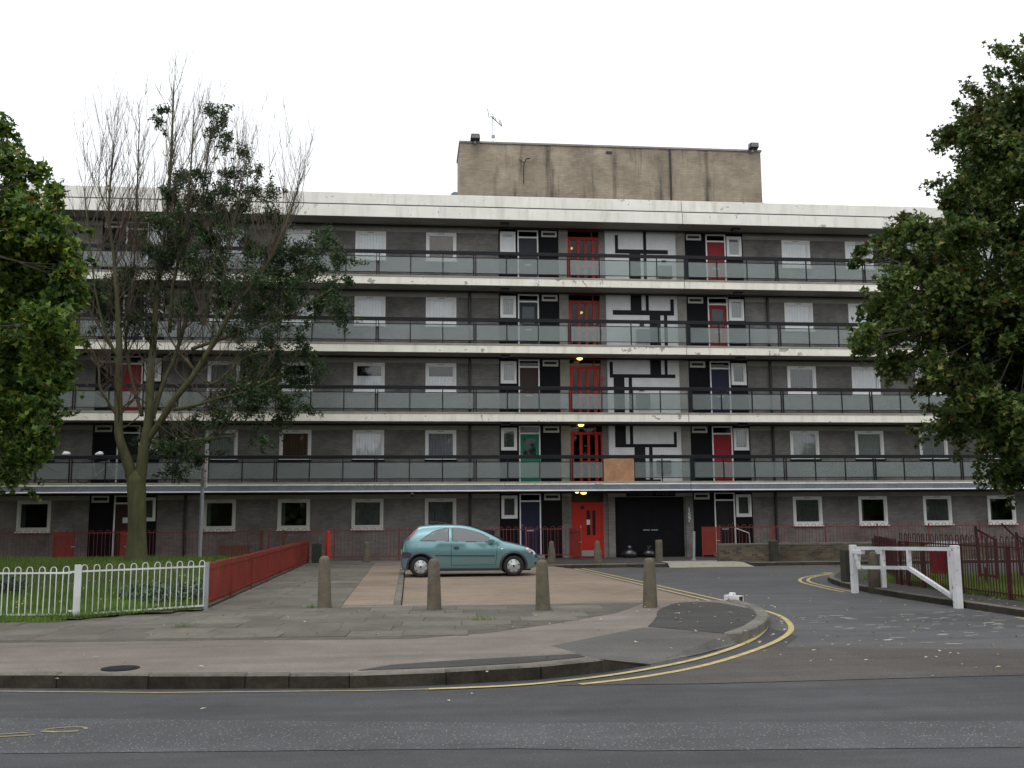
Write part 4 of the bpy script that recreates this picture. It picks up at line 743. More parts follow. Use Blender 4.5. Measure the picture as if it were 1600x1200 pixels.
# right-hand railing and the bits behind it
rm = railing('bow_top_railing', (11.05, 21.8), (11.1, 8.6), PZ, 1.29, .19, .1, .011, 'rail_maroon', 'maroon bow-top railing behind the white barrier', rails=(.1, -.2), posts=(0, .35, 1.0, 2.5, 4.1, 6.6, 9.1), pr=.03, ptop=-.18, postmat='rail_maroon')
rn = railing('bow_top_railing', (11.1, 22.1), (12.5, 26.0), PZ, 1.15, .19, .1, .011, 'rail_maroon', 'short maroon bow-top railing turning the corner behind the timber post', rails=(.1, -.2), posts=(0, 1.5, 3.0, 4.1), pr=.03, postmat='rail_maroon')
t = thing('litter_bin', 'dark red litter bin with grey lid on a post behind the railing', 'bin', (13.25, 23.9, PZ)); part('post', MB().tube([(0, -.24, 0), (0, -.24, .8)], .035, 8), 'galv', t)
part('bin_body', MB().bbox(-.27, .27, -.2, .2, .1, .78, .02), 'door_red', t); m = MB(); m.v = [(-.33, -.26, .79), (.38, -.26, .79), (.38, .26, .79), (-.33, .26, .79), (-.1, -.1, .9), (.3, -.1, .9), (.3, .1, .9), (-.1, .1, .9)]; m.f = [(3, 2, 1, 0), (4, 5, 6, 7), (0, 1, 5, 4), (1, 2, 6, 5), (2, 3, 7, 6), (3, 0, 4, 7)]; part('lid', m, 'galv', t)
def bent(x, y, rz, label, h=1.1):
    t = thing('bent_gate_panel', label, 'gate', (x, y, PZ + .22), rz); part('stile', sq((0, 0, 0), (-.03, 0, h), .03, .03), 'rail_maroon', t); part('stile', sq((.32, 0, -.05), (.36, 0, h - .28), .03, .03), 'rail_maroon', t); part('top_bar', sq((-.02, 0, h - .08), (.37, 0, h - .32), .025, .025), 'rail_maroon', t); part('bottom_bar', sq((0, 0, .05), (.33, 0, 0), .025, .025), 'rail_maroon', t)
    for i in range(3): part('bar', sq((.08 + .08 * i, 0, .03), (.08 + .085 * i, 0, h - .18 - .06 * i), .01, .01), 'rail_maroon', t)
    part('prop', sq((.1, .02, -PZ - .09), (.12, .02, .2), .02, .02), 'rail_maroon', t)
bent(12.4, 20.9, R(-25), 'twisted maroon gate panel propped up behind the railing near the hinge post'); bent(13.35, 20.9, R(-40), 'second twisted maroon gate panel further along the grass', .95)
tag(MB().tube([(13.35, 20.7, 1.0), (12.85, 20.7, 1.5)], .02, 4).build('broken_bar', 'rail_maroon'), 'loose slanting metal bar sticking up above the maroon railing', 'bar'); MB().tube([(13.35, 20.7, PZ), (13.35, 20.7, 1.02)], .02, 4).build('upright', 'rail_maroon', bpy.data.objects['broken_bar'])
# sign pole behind the lawn
t = thing('sign_pole', 'grey pole with white sign turned nearly edge-on behind the lawn', 'sign', (-6.68, 33, .2)); part('pole', MB().tube([(0, 0, 0), (.01, 0, 3.2)], .06, 10), 'galv', t); sg = place('sign_plate', MB().box(.0, .42, -.012, .012, 2.5, 3.45).mesh('sign_plate', 'sign_white'), t, (.07, -.05, 0), (0, 0, R(-68)), local=True)
for z, h, w in ((3.28, .05, .3), (3.0, .07, .32), (2.8, .03, .25), (2.7, .03, .28)): place('printed_band', MB().box(.05, .05 + w, -.0165, -.0125, z, z + h).mesh('printed_band', 'sign_red'), sg, local=True)
part('clip', MB().box(-.07, .1, -.07, .07, 2.65, 2.72), 'galv', t); part('clip', MB().box(-.07, .1, -.07, .07, 3.1, 3.16), 'galv', t)
# garden oddments by the flats
def bag(x, y, s_, label):
    n, m = 12, MB(); pr = [(.0, 0), (.2, .0), (.27, .08), (.26, .2), (.18, .3), (.06, .36), (.05, .38), (.1, .44), (.01, .45)]; m.lathe(pr, n, cap=False); r_ = random.Random(label); m.v = [(a * (1 + r_.uniform(-.14, .14)) * s_ * 1.15, b * (1 + r_.uniform(-.14, .14)) * s_, c * s_ * (1 + r_.uniform(-.06, .06))) for a, b, c in m.v]
    tag(m.build('rubbish_bag', 'bag_black', None, True, (x, y, PZ)), label, 'bag', 'rubbish bags at the store doors')
bag(8.35, 37.75, 1., 'slumped black rubbish bag beside the brick jamb of the store doors'); bag(9.1, 37.8, .95, 'tied black rubbish bag in the middle of the store doors')
t = thing('wheelie_bin', 'dark wheelie bin behind the garden railing over the car bonnet', 'bin', (2.85, 37.85, PZ)); m = MB(); m.v = [(-.24, -.24, .06), (.24, -.24, .06), (.24, .24, .06), (-.24, .24, .06), (-.29, -.3, .98), (.29, -.3, .98), (.29, .3, .98), (-.29, .3, .98)]; m.f = [(3, 2, 1, 0), (4, 5, 6, 7), (0, 1, 5, 4), (1, 2, 6, 5), (2, 3, 7, 6), (3, 0, 4, 7)]; part('bin_body', m, 'plastic_black', t); part('lid', MB().bbox(-.31, .31, -.34, .32, .985, 1.1, .04), 'plastic_black', t)
for s_ in (-.2, .2): part('wheel', MB().tube([(s_ - .03, .26, .1), (s_ + .03, .26, .1)], .1, 12), 'plastic_black', t)
t = thing('timber_panel', 'low brown slatted timber panel against the flats behind the red railing', 'fence panel', (-6.4, 37.75, PZ)); sl = MB().box(-.045, .045, -.012, .012, .05, .62).mesh('slat', 'brown_wood')
for i in range(9): place('slat', sl, t, (i * .125 - .5, 0, 0), local=True)
for z in (.15, .5): part('batten', MB().box(-.6, .6, .0121, .04, z, z + .06), 'brown_wood', t)
for i, (x, l) in enumerate(((-5.45, 'rust-brown upright board leaning beside the timber panel'), (-4.65, 'second rust-brown upright board between railing and wall'))):
    tag(MB().bbox(-.06, .06, -.02, .02, 0, 1.15, .005).build('upright_board', 'brown_wood', None, False, (x, 37.7, PZ)), l, 'board')
# white cloths on the balcony handrail, bicycle behind the frosted glass
for x, y, l in ((-12.3, 37.02, 'white cloth folded over the first-floor handrail'), (-11.15, 37.02, 'crumpled white bag on the first-floor handrail')):
    m = MB(); m.lathe([(.02, -.02), (.14, .0), (.15, .06), (.09, .11), (.02, .12)], 10); r_ = random.Random(x); m.v = [(a * (1 + r_.uniform(-.2, .2)), b * .5, c * (1 + r_.uniform(-.2, .2))) for a, b, c in m.v]; tag(m.build('white_cloth', 'white_plain', None, True, (x, y + .08, 4.02)), l, 'cloth')
t = thing('bicycle', 'bicycle leaning behind frosted balcony glass on the first floor', 'bicycle', (-11.3, 37.6, 3.0))
def ringm(r, tr, n=20):
    return MB().tube([(r * math.cos(2 * math.pi * i / n), 0, r * math.sin(2 * math.pi * i / n)) for i in range(n + 1)], tr, 5, False)
for x in (-.52, .52):
    w = place('wheel', ringm(.31, .022).mesh('wheel', 'plastic_black'), t, (x, 0, .335), local=True); m = MB()
    for k in range(9): a = k * math.pi / 9; m.tube([(.3 * math.cos(a), 0, .3 * math.sin(a)), (-.3 * math.cos(a), 0, -.3 * math.sin(a))], .002, 3)
    place('spokes', m.mesh('spokes', 'steel'), w, local=True)
m = MB()
for p, q in (((-.52, 0, .335), (-.1, 0, .3)), ((-.52, 0, .335), (-.2, 0, .75)), ((-.1, 0, .3), (-.22, 0, .85)), ((-.1, 0, .3), (.35, 0, .72)), ((-.2, 0, .75), (.33, 0, .82)), ((.52, 0, .335), (.32, 0, .92))): m.tube([p, q], .016, 6)
part('frame', m, 'galv', t); part('saddle', MB().bbox(-.36, -.12, -.06, .06, .86, .91, .02), 'plastic_black', t); part('handlebar', MB().tube([(.36, -.25, .98), (.32, -.05, .94), (.32, .05, .94), (.36, .25, .98)], .014, 6), 'plastic_black', t)

# ================================================================== THE CAR
def lerp(tab, x):
    if x <= tab[0][0]: return tab[0][1]
    for (a, p), (b, q) in zip(tab, tab[1:]):
        if x <= b: t = (x - a) / (b - a); return p + (q - p) * t
    return tab[-1][1]
CT = [(0, .60), (.015, .70), (.04, .86), (.075, 1.0), (.2, 1.14), (.33, 1.27), (.45, 1.375), (.52, 1.405), (.7, 1.425), (1.0, 1.44), (1.35, 1.44), (1.65, 1.425), (1.9, 1.385), (2.1, 1.325), (2.3, 1.245), (2.5, 1.15), (2.7, 1.045), (2.84, .975), (2.95, .95), (3.15, .905), (3.35, .855), (3.5, .805), (3.62, .745), (3.71, .68), (3.77, .62), (3.81, .53), (3.82, .46)]
CW = [(0, .62), (.02, .68), (.08, .735), (.2, .77), (.45, .8), (.9, .815), (1.8, .82), (2.6, .82), (3.1, .81), (3.35, .785), (3.55, .74), (3.68, .68), (3.76, .6), (3.82, .5)]
CB = [(0, .3), (.05, .24), (.2, .2), (.6, .185), (3.2, .18), (3.6, .2), (3.75, .24), (3.82, .34)]
def belt(x): return 1.01 - .028 * x
def hw(x, z):
    W = lerp(CW, x); zb = belt(x)
    if z > zb: return W * (.985 - .5 * (z - zb) - .16 * (z - zb) ** 2)
    t = (z - .2) / (zb - .2); return W * (.94 + .06 * math.sin(math.pi * min(1, max(0, t * .78 + .08))) - .012 * max(0, t - .75) * 4)
car = thing('parked_car', 'small metallic teal three-door hatchback parked side-on before the flats', 'car', (-.24, 28.55, .08))   # local x forward, y away from the near side
CYM = .82
def paint_mat():
    m, nt, p = new_mat('car_teal'); n = noise(nt, 260, 2, .5); r = ramp(nt, n.outputs[0], [(.35, (.16, .31, .34)), (.65, (.23, .41, .44))]); nt.links.new(r.outputs[0], p.inputs['Base Color']); p.inputs['Metallic'].default_value = .75; p.inputs['Roughness'].default_value = .3; p.inputs['Coat Weight'].default_value = .8; p.inputs['Coat Roughness'].default_value = .06; MATS['car_teal'] = m
paint_mat(); plain('car_glass', (.13, .14, .145), .06, .05, 3, spec=.9); plain('car_trim', (.03, .032, .05), .55, .1); plain('tyre', (.018, .018, .018), .85, .2, 12); plain('hubcap', (.5, .51, .53), .32, .06, 5, metal=.55); plain('tail_red', (.24, .01, .012), .12, .1); plain('head_clear', (.75, .76, .78), .08, .08, 20, metal=.5); plain('plate_yellow', (.6, .45, .05), .5, .05)
st = sorted({0, .008, .02, .04, .075, .12, .2, .28, .36, .45, .52, 3.82, 3.815, 3.805, 3.79, 3.77, 3.74, 3.71, 3.67, 3.62, 3.56, 3.5} | {round(.6 + .08 * i, 3) for i in range(36)})
NS, NR, NT = 11, 6, 5
bm = MB(); rings = []
for x in st:
    z0, zt = lerp(CB, x), lerp(CT, x); r = min(.11, (zt - z0) * .3); ze = zt - r; ring = [(0, z0 - .0), (hw(x, z0) * .6, z0 - .005)]
    for i in range(NS): z = z0 + (ze - z0) * i / (NS - 1); ring.append((hw(x, z) * (1 if i else .97), z))
    we = hw(x, ze); inn = .16 if zt < 1.05 else .1
    for i in range(1, NR): a = math.pi / 2 * i / (NR - 1); ring.append((we - inn * (1 - math.cos(a)), ze + r * .86 * math.sin(a)))
    wl_ = we - inn
    for i in range(1, NT): t = i / (NT - 1); ring.append((wl_ * (1 - t), zt - r * .14 * (1 - t) ** 2))
    rings.append(ring)
n1 = len(rings[0]); full = []
for x, ring in zip(st, rings):
    b = len(bm.v); bm.v += [(x, -y, z) for y, z in ring] + [(x, y, z) for y, z in ring[-2:0:-1]]; full.append((b, n1 + n1 - 2))
for (b, n), (c, _) in zip(full, full[1:]):
    for k in range(n): k2 = (k + 1) % n; bm.f.append((b + k, c + k, c + k2, b + k2))
bm.f.append(tuple(full[0][0] + k for k in range(full[0][1]))); bm.f.append(tuple(full[-1][0] + k for k in range(full[-1][1] - 1, -1, -1)))
bme = bm.mesh('body', 'car_teal', True)
body = bpy.data.objects.new('tmp_body', bme); COL.objects.link(body); cutters = []
WHX = (.535, 3.1)
cm = MB()
for wx in WHX:
    for sgn in (-1, 1): cm.tube([(wx, sgn * .56, .3), (wx, sgn * 1.1, .3)], .345, 32)
cut = cm.build('tmp_cut', 'car_trim'); md = body.modifiers.new('b', 'BOOLEAN'); md.operation = 'DIFFERENCE'; md.object = cut; md.solver = 'EXACT'
bpy.context.view_layer.update(); res = bpy.data.meshes.new_from_object(body.evaluated_get(bpy.context.evaluated_depsgraph_get())); bpy.data.objects.remove(body); bpy.data.objects.remove(cut)
res.materials.clear(); res.materials.append(MATS['car_teal']); res.materials.append(MATS['car_trim'])
for p in res.polygons:
    c = p.center
    p.material_index = 1 if (any(math.hypot(c.x - w, c.z - .3) < .343 for w in WHX) and abs(c.y) > .5 and c.z < .7) or c.z < .205 else 0
res.set_sharp_from_angle(angle=R(34)) if hasattr(res, 'set_sharp_from_angle') else None
def cpart(n, m, mat, par=car, sm=False, loc=None, rot=None): return place(n, m.mesh(n, mat, sm), par, loc, rot, local=True)
place('body', res, car, local=True)
def side_panel(poly, sgn, off=.006, dens=.06):
    """closed polygon in side view (x,z) laid on the flank"""
    m = MB(); cx = sum(p[0] for p in poly) / len(poly); cz = sum(p[1] for p in poly) / len(poly); P = []
    for (a, b), (c, d) in zip(poly, poly[1:] + poly[:1]):
        k = max(1, int(math.hypot(c - a, d - b) / dens)); P += [(a + (c - a) * i / k, b + (d - b) * i / k) for i in range(k)]
    rg = (1, .66, .33); n = len(P)
    for s_ in rg: m.v += [(cx + (x - cx) * s_, sgn * (hw(cx + (x - cx) * s_, cz + (z - cz) * s_) + off), cz + (z - cz) * s_) for x, z in P]
    m.v.append((cx, sgn * (hw(cx, cz) + off), cz))
    for k in range(2):
        for i in range(n): j = (i + 1) % n; q = (k * n + i, k * n + j, (k + 1) * n + j, (k + 1) * n + i); m.f.append(q if sgn < 0 else q[::-1])
    for i in range(n): j = (i + 1) % n; q = (2 * n + i, 2 * n + j, 3 * n); m.f.append(q if sgn < 0 else q[::-1])
    b = [(x, sgn * (hw(x, z) - .01), z) for x, z in P]; o = len(m.v); m.v += b
    for i in range(n): j = (i + 1) % n; q = (i, o + i, o + j, j); m.f.append(q if sgn < 0 else q[::-1])
    return m
def grow(poly, d):
    cx = sum(p[0] for p in poly) / len(poly); cz = sum(p[1] for p in poly) / len(poly); return [(cx + (x - cx) * (1 + d / max(.05, math.hypot(x - cx, z - cz))), cz + (z - cz) * (1 + d / max(.05, math.hypot(x - cx, z - cz)))) for x, z in poly]
QW = [(.52, 1.0), (.6, 1.06), (.72, 1.14), (.86, 1.215), (1.02, 1.28), (1.18, 1.325), (1.29, 1.34), (1.29, .985), (1.0, .995), (.6, 1.0)]
DW = [(1.42, .98), (1.42, 1.345), (1.6, 1.34), (1.8, 1.31), (2.0, 1.255), (2.2, 1.175), (2.4, 1.07), (2.55, .975), (2.56, .955), (2.2, .96), (1.8, .97)]
for sgn in (-1, 1):
    for n, q in (('rear_side_window', QW), ('door_window', DW)):
        o = cpart(n, side_panel(q, sgn, .008), 'car_glass'); cpart('rubber_seal', side_panel(grow(q, .025), sgn, .004), 'car_trim', o)
    d = cpart('door_seam', side_panel([(1.365, .32), (1.378, .32), (1.378, 1.37), (1.365, 1.37)], sgn, .0035), 'car_trim'); cpart('door_seam', side_panel([(2.595, .33), (2.606, .33), (2.66, .93), (2.648, .93)], sgn, .0035), 'car_trim'); cpart('door_seam', side_panel([(1.378, .315), (2.6, .325), (2.6, .335), (1.378, .325)], sgn, .0035), 'car_trim')
    cpart('rub_strip', side_panel([(.93, .575), (.93, .605), (2.58, .58), (2.58, .55)], sgn, .016), 'car_trim')
    cpart('door_handle', side_panel([(1.51 + .085 * math.cos(a * math.pi / 6), .79 + .045 * math.sin(a * math.pi / 6)) for a in range(12)][::-1], sgn, .014, .2), 'car_trim')
    cpart('sill', side_panel([(.93, .17), (.93, .235), (2.7, .225), (2.7, .17)], sgn, .008), 'car_trim')
    for wx in WHX:   # black arch lip
        m = MB(); n = 18
        for i in range(n + 1):
            a = math.pi * (-.08 + 1.16 * i / n)
            for rr_, yo in ((.34, .012), (.395, .010), (.4, -.01)):
                x, z = wx + rr_ * math.cos(a), .3 + rr_ * math.sin(a); m.v.append((x, sgn * (hw(min(3.8, max(0.0, x)), max(.2, z)) + yo), z))
        for i in range(n):
            for k in range(2): b = i * 3 + k; q = (b, b + 1, b + 4, b + 3); m.f.append(q if sgn > 0 else q[::-1])
        cpart('wheel_arch_trim', m, 'car_trim', sm=True)
        w = cpart('wheel', MB().tube([(0, -.07, 0), (0, .07, 0)], .185, 20), 'car_trim', loc=(wx, sgn * .715, .285))
        prof = [(.19, -.085), (.25, -.09), (.278, -.06), (.285, 0), (.278, .06), (.25, .09), (.19, .085)]
        cpart('tyre', MB().lathe(prof, 28, cap=False), 'tyre', w, True, rot=(R(90), 0, 0))
        hub = MB().lathe([(.01, .095), (.06, .092), (.07, .085), (.15, .082), (.2, .07), (.203, .0)], 28, cap=False); h = cpart('hubcap', hub, 'hubcap', w, True, rot=(R(90 if sgn < 0 else -90), 0, 0))
        wm = w.children[-1]
        m = MB()
        for k in range(7):
            a = 2 * math.pi * k / 7 + math.pi / 2 + .45; c, s_ = math.cos(a), math.sin(a)
            m.lathe([(.02, .0), (.019, .084)], 8, .148 * c, .148 * s_)
        m.lathe([(.001, .0955), (.02, .0965), (.03, .0945)], 12)
        cpart('hubcap_hole', m, 'tyre', w, rot=(R(90 if sgn < 0 else -90), 0, 0))
    # lamps follow the corners
    cpart('tail_light', side_panel([(.14, 1.0), (.2, 1.02), (.34, 1.17), (.47, 1.33), (.45, 1.36), (.36, 1.27), (.2, 1.1)], sgn, .012), 'tail_red')
    cpart('headlight', side_panel([(3.42, .76), (3.5, .782), (3.6, .735), (3.69, .67), (3.74, .605), (3.66, .6), (3.55, .63), (3.48, .68)], sgn, .012), 'head_clear'); cpart('indicator_lens', side_panel([(3.58, .66), (3.64, .66), (3.66, .61), (3.6, .61)], sgn, .018), 'car_trim')
    cpart('rear_bumper_strip', side_panel([(.03, .52), (.03, .69), (.16, .69), (.3, .66), (.22, .54)], sgn, .007), 'car_trim'); cpart('rear_reflector', side_panel([(.04, .53), (.04, .57), (.14, .57), (.14, .53)], sgn, .014), 'tail_red')
    cpart('front_bumper_strip', side_panel([(3.7, .5), (3.71, .58), (3.8, .54), (3.81, .47)], sgn, .007), 'car_trim'); cpart('fog_lamp', side_panel([(3.7, .3), (3.7, .38), (3.79, .38), (3.79, .3)], sgn, .008), 'car_trim')
    mr = MB(); mr.bbox(-.06, .07, -.11, .11, -.065, .065, .03); o = cpart('door_mirror', mr, 'car_teal', loc=(2.47, sgn * .88, .985)); cpart('mirror_arm', MB().box(-.03, .03, -.06 * 1, .06, -.06, -.02), 'car_trim', o, loc=(0, -sgn * .08, 0)); cpart('mirror_glass', MB().box(-.066, -.061, -.09, .09, -.05, .05), 'car_glass', o)
cpart('fuel_flap', side_panel([(.52 + .075 * math.cos(a * math.pi / 7), .9 + .075 * math.sin(a * math.pi / 7)) for a in range(14)][::-1], -1, .004, .2), 'car_teal')
cpart('side_repeater', side_panel([(2.75, .75), (2.75, .775), (2.8, .775), (2.8, .75)], -1, .01), 'head_clear')
def top_panel(x0, x1, wf, off, n=10, k=8):
    m = MB()
    for i in range(n + 1):
        x = x0 + (x1 - x0) * i / n
        for j in range(k + 1): y = wf * (2 * j / k - 1) * (hw(x, lerp(CT, x) - .1) - .06); m.v.append((x, y, lerp(CT, x) + off - .012 * abs(2 * j / k - 1) ** 3))
    for i in range(n):
        for j in range(k): a = i * (k + 1) + j; m.f.append((a, a + k + 1, a + k + 2, a + 1))
    return m
cpart('windscreen', top_panel(2.02, 2.83, .97, .008), 'car_glass', sm=True); cpart('rear_window', top_panel(.1, .42, .86, .01), 'car_glass', sm=True)
cpart('wiper', MB().tube([(2.86, -.4, 1.0), (2.7, .1, 1.085)], .008, 4), 'plastic_black'); cpart('grille', MB().box(3.79, 3.835, -.25, .25, .52, .6), 'car_trim'); cpart('number_plate', MB().box(-.012, .01, -.26, .26, .62, .73), 'plate_yellow'); cpart('roof_aerial', MB().tube([(.62, 0, 1.42), (.35, 0, 1.75)], .004, 4), 'plastic_black'); cpart('exhaust', MB().tube([(-.02, -.45, .22), (.2, -.45, .22)], .025, 8), 'galv')
cpart('underbody', MB().box(.25, 3.6, -.52, .52, .15, .25), 'car_trim')
RIGHT_CLUMPS = [(13.41, 19.82, 10.93, 0.51), (13.1, 20.13, 10.3, 0.58), (13.41, 20.27, 9.31, 0.78), (12.91, 20.65, 9.74, 0.45), (12.65, 20.12, 8.36, 0.78), (13.67, 20.6, 7.93, 0.93), (10.9, 18.28, 7.21, 0.59), (10.88, 19.41, 7.67, 0.48), (10.98, 20.65, 8.26, 0.29), (10.32, 19.89, 7.44, 0.33), (11.31, 20.54, 7.28, 0.6), (10.97, 18.49, 6.34, 0.72), (12.5, 19.42, 6.31, 0.88), (9.94, 18.84, 6.41, 0.49), (9.97, 19.61, 6.18, 0.43), (9.71, 19.69, 6.05, 0.3), (8.9, 18.23, 5.22, 0.28), (9.7, 18.76, 5.33, 0.51), (10.61, 18.93, 5.5, 0.67), (12.56, 20.58, 5.42, 0.86), (13.18, 20.19, 5.07, 0.78), (8.94, 18.61, 4.97, 0.22), (10.44, 20.27, 4.99, 0.39), (10.21, 18.56, 4.59, 0.43), (11.6, 19.81, 4.58, 0.46), (11.49, 18.53, 3.89, 0.6), (11.79, 18.2, 3.48, 0.65), (11.09, 20.47, 4.46, 0.21), (11.07, 18.74, 3.78, 0.29), (11.7, 18.76, 3.01, 0.44), (13.42, 20.75, 2.58, 0.54), (12.53, 20.47, 10.19, 0.21), (11.38, 18.95, 8.51, 0.27), (10.45, 20.7, 7.82, 0.19), (9.46, 19.6, 7.28, 0.15), (11.69, 19.96, 8.72, 0.21), (11.48, 18.73, 5.88, 0.6), (11.78, 20.65, 6.72, 0.67), (12.75, 20.0, 4.89, 0.65), (13.42, 20.71, 5.74, 0.8), (12.63, 20.52, 3.84, 0.4), (11.39, 18.98, 4.46, 0.49), (15.01, 18.58, 4.45, 0.83), (14.78, 21.16, 3.23, 1.14), (14.92, 19.43, 10.24, 1.04), (14.83, 20.44, 9.26, 0.83), (17.4, 17.73, 9.65, 1.22), (13.67, 22.25, 6.35, 1.09), (13.64, 17.88, 4.76, 1.28), (14.37, 22.06, 11.2, 1.27), (14.94, 19.69, 7.71, 1.19), (14.02, 22.02, 10.06, 1.23), (13.74, 23.18, 3.98, 0.97), (15.98, 23.02, 6.12, 1.26), (15.73, 19.44, 5.92, 0.89), (13.9, 18.48, 9.13, 1.3), (14.23, 17.89, 11.69, 1.07), (15.18, 19.0, 8.31, 1.21), (15.38, 20.09, 3.68, 1.26), (13.73, 20.51, 10.41, 0.87), (16.45, 23.2, 8.62, 1.19), (14.02, 20.16, 4.48, 1.22), (14.75, 20.27, 11.79, 1.23), (17.41, 20.28, 7.4, 1.16), (15.47, 19.32, 6.67, 0.87), (15.07, 23.43, 11.45, 1.11), (15.55, 19.6, 3.97, 0.94), (16.65, 22.72, 6.31, 1.19)]
LEFT_CLUMPS = [(-7.85, 19.05, 9.15, 0.32), (-7.63, 18.89, 8.47, 0.44), (-7.46, 18.83, 7.83, 0.41), (-7.09, 19.02, 8.28, 0.27), (-6.97, 18.23, 7.16, 0.59), (-6.74, 18.91, 7.87, 0.29), (-6.57, 18.06, 6.88, 0.54), (-7.25, 18.47, 6.5, 0.72), (-6.61, 19.04, 6.79, 0.42), (-6.93, 18.88, 6.25, 0.61), (-6.09, 18.09, 6.07, 0.33), (-6.62, 19.39, 5.88, 0.43), (-7.33, 18.8, 5.74, 0.73), (-6.1, 18.66, 5.91, 0.19), (-6.38, 17.52, 5.02, 0.57), (-7.2, 18.59, 4.86, 0.6), (-6.31, 18.0, 4.54, 0.42), (-7.14, 18.84, 4.19, 0.61), (-6.63, 18.43, 3.68, 0.4), (-7.38, 19.13, 3.52, 0.54), (-6.95, 18.79, 3.02, 0.36), (-7.38, 19.1, 2.63, 0.37), (-6.25, 18.2, 5.15, 0.31), (-6.62, 18.79, 4.19, 0.36), (-6.69, 18.98, 3.15, 0.22), (-7.45, 19.16, 5.45, 0.62), (-7.4, 18.2, 7.14, 0.59), (-7.75, 19.19, 6.43, 0.62), (-7.09, 19.24, 5.71, 0.56), (-10.03, 21.87, 9.88, 1.03), (-10.77, 17.41, 8.99, 1.22), (-11.0, 20.3, 8.13, 1.13), (-12.41, 20.79, 7.1, 1.1), (-11.26, 19.93, 8.53, 1.09), (-9.89, 16.65, 3.98, 1.0), (-10.21, 17.7, 7.88, 1.08), (-13.01, 19.09, 4.47, 0.82), (-12.59, 18.25, 4.14, 0.89), (-13.04, 19.06, 5.61, 1.08), (-10.49, 17.81, 9.48, 0.8), (-11.34, 18.03, 5.83, 0.85), (-9.38, 18.56, 3.07, 1.08), (-12.76, 19.5, 5.31, 1.06), (-8.79, 21.0, 5.9, 1.17), (-10.25, 18.53, 3.85, 1.07), (-10.61, 21.76, 9.96, 1.07), (-11.58, 21.41, 2.81, 0.85), (-10.6, 19.88, 3.84, 1.08), (-9.1, 18.57, 5.99, 0.9), (-11.86, 21.85, 5.61, 1.23), (-9.0, 19.78, 4.72, 1.24), (-10.92, 18.79, 5.16, 1.24), (-10.94, 18.08, 6.33, 0.85)]
SHADE_CLUMPS = [(-10.72, 27.82, 5.54, 0.9), (-9.54, 26.33, 5.67, 0.61), (-9.47, 27.35, 5.31, 0.42), (-10.61, 28.09, 4.7, 0.91), (-9.73, 27.51, 4.47, 0.46), (-10.05, 26.12, 3.52, 0.78), (-9.63, 26.5, 3.38, 0.58), (-9.78, 28.0, 3.82, 0.29), (-9.94, 26.16, 2.8, 0.51), (-9.48, 27.27, 5.99, 0.35), (-10.06, 26.79, 6.25, 0.69), (-18.9, 28.55, 2.94, 0.96), (-17.42, 24.97, 3.05, 1.25), (-14.95, 30.21, 3.66, 1.16), (-17.86, 28.4, 6.47, 1.46), (-17.46, 24.86, 8.11, 0.99), (-15.71, 27.79, 9.79, 1.23), (-15.78, 26.21, 6.96, 1.05), (-14.9, 27.86, 3.66, 1.04), (-17.48, 29.29, 4.02, 1.33), (-15.55, 25.05, 7.88, 0.95), (-19.15, 28.36, 4.48, 1.43), (-16.73, 26.6, 8.89, 0.92), (-15.07, 24.85, 3.79, 1.47), (-15.37, 25.95, 3.52, 1.48), (-15.48, 29.83, 3.7, 1.27), (-17.59, 26.03, 5.23, 1.27), (-17.63, 27.01, 3.68, 1.4), (-15.59, 29.73, 6.02, 1.41), (-16.48, 28.35, 7.13, 1.34), (-17.31, 25.13, 2.86, 1.02), (-19.73, 30.28, 6.4, 1.36), (-20.0, 27.56, 9.63, 1.27), (-17.09, 27.53, 3.39, 0.99), (-18.92, 26.94, 5.65, 1.43), (-18.97, 26.15, 4.79, 1.0), (-18.05, 26.03, 6.41, 0.92), (-13.71, 26.9, 10.01, 1.31), (-15.42, 27.57, 10.07, 0.97), (-15.45, 26.39, 7.93, 1.34), (-18.89, 25.81, 2.8, 1.04), (-19.47, 27.11, 10.29, 1.12), (-17.88, 27.54, 4.84, 1.34), (-15.12, 25.56, 4.5, 1.3), (-13.6, 28.7, 6.0, 1.49)]
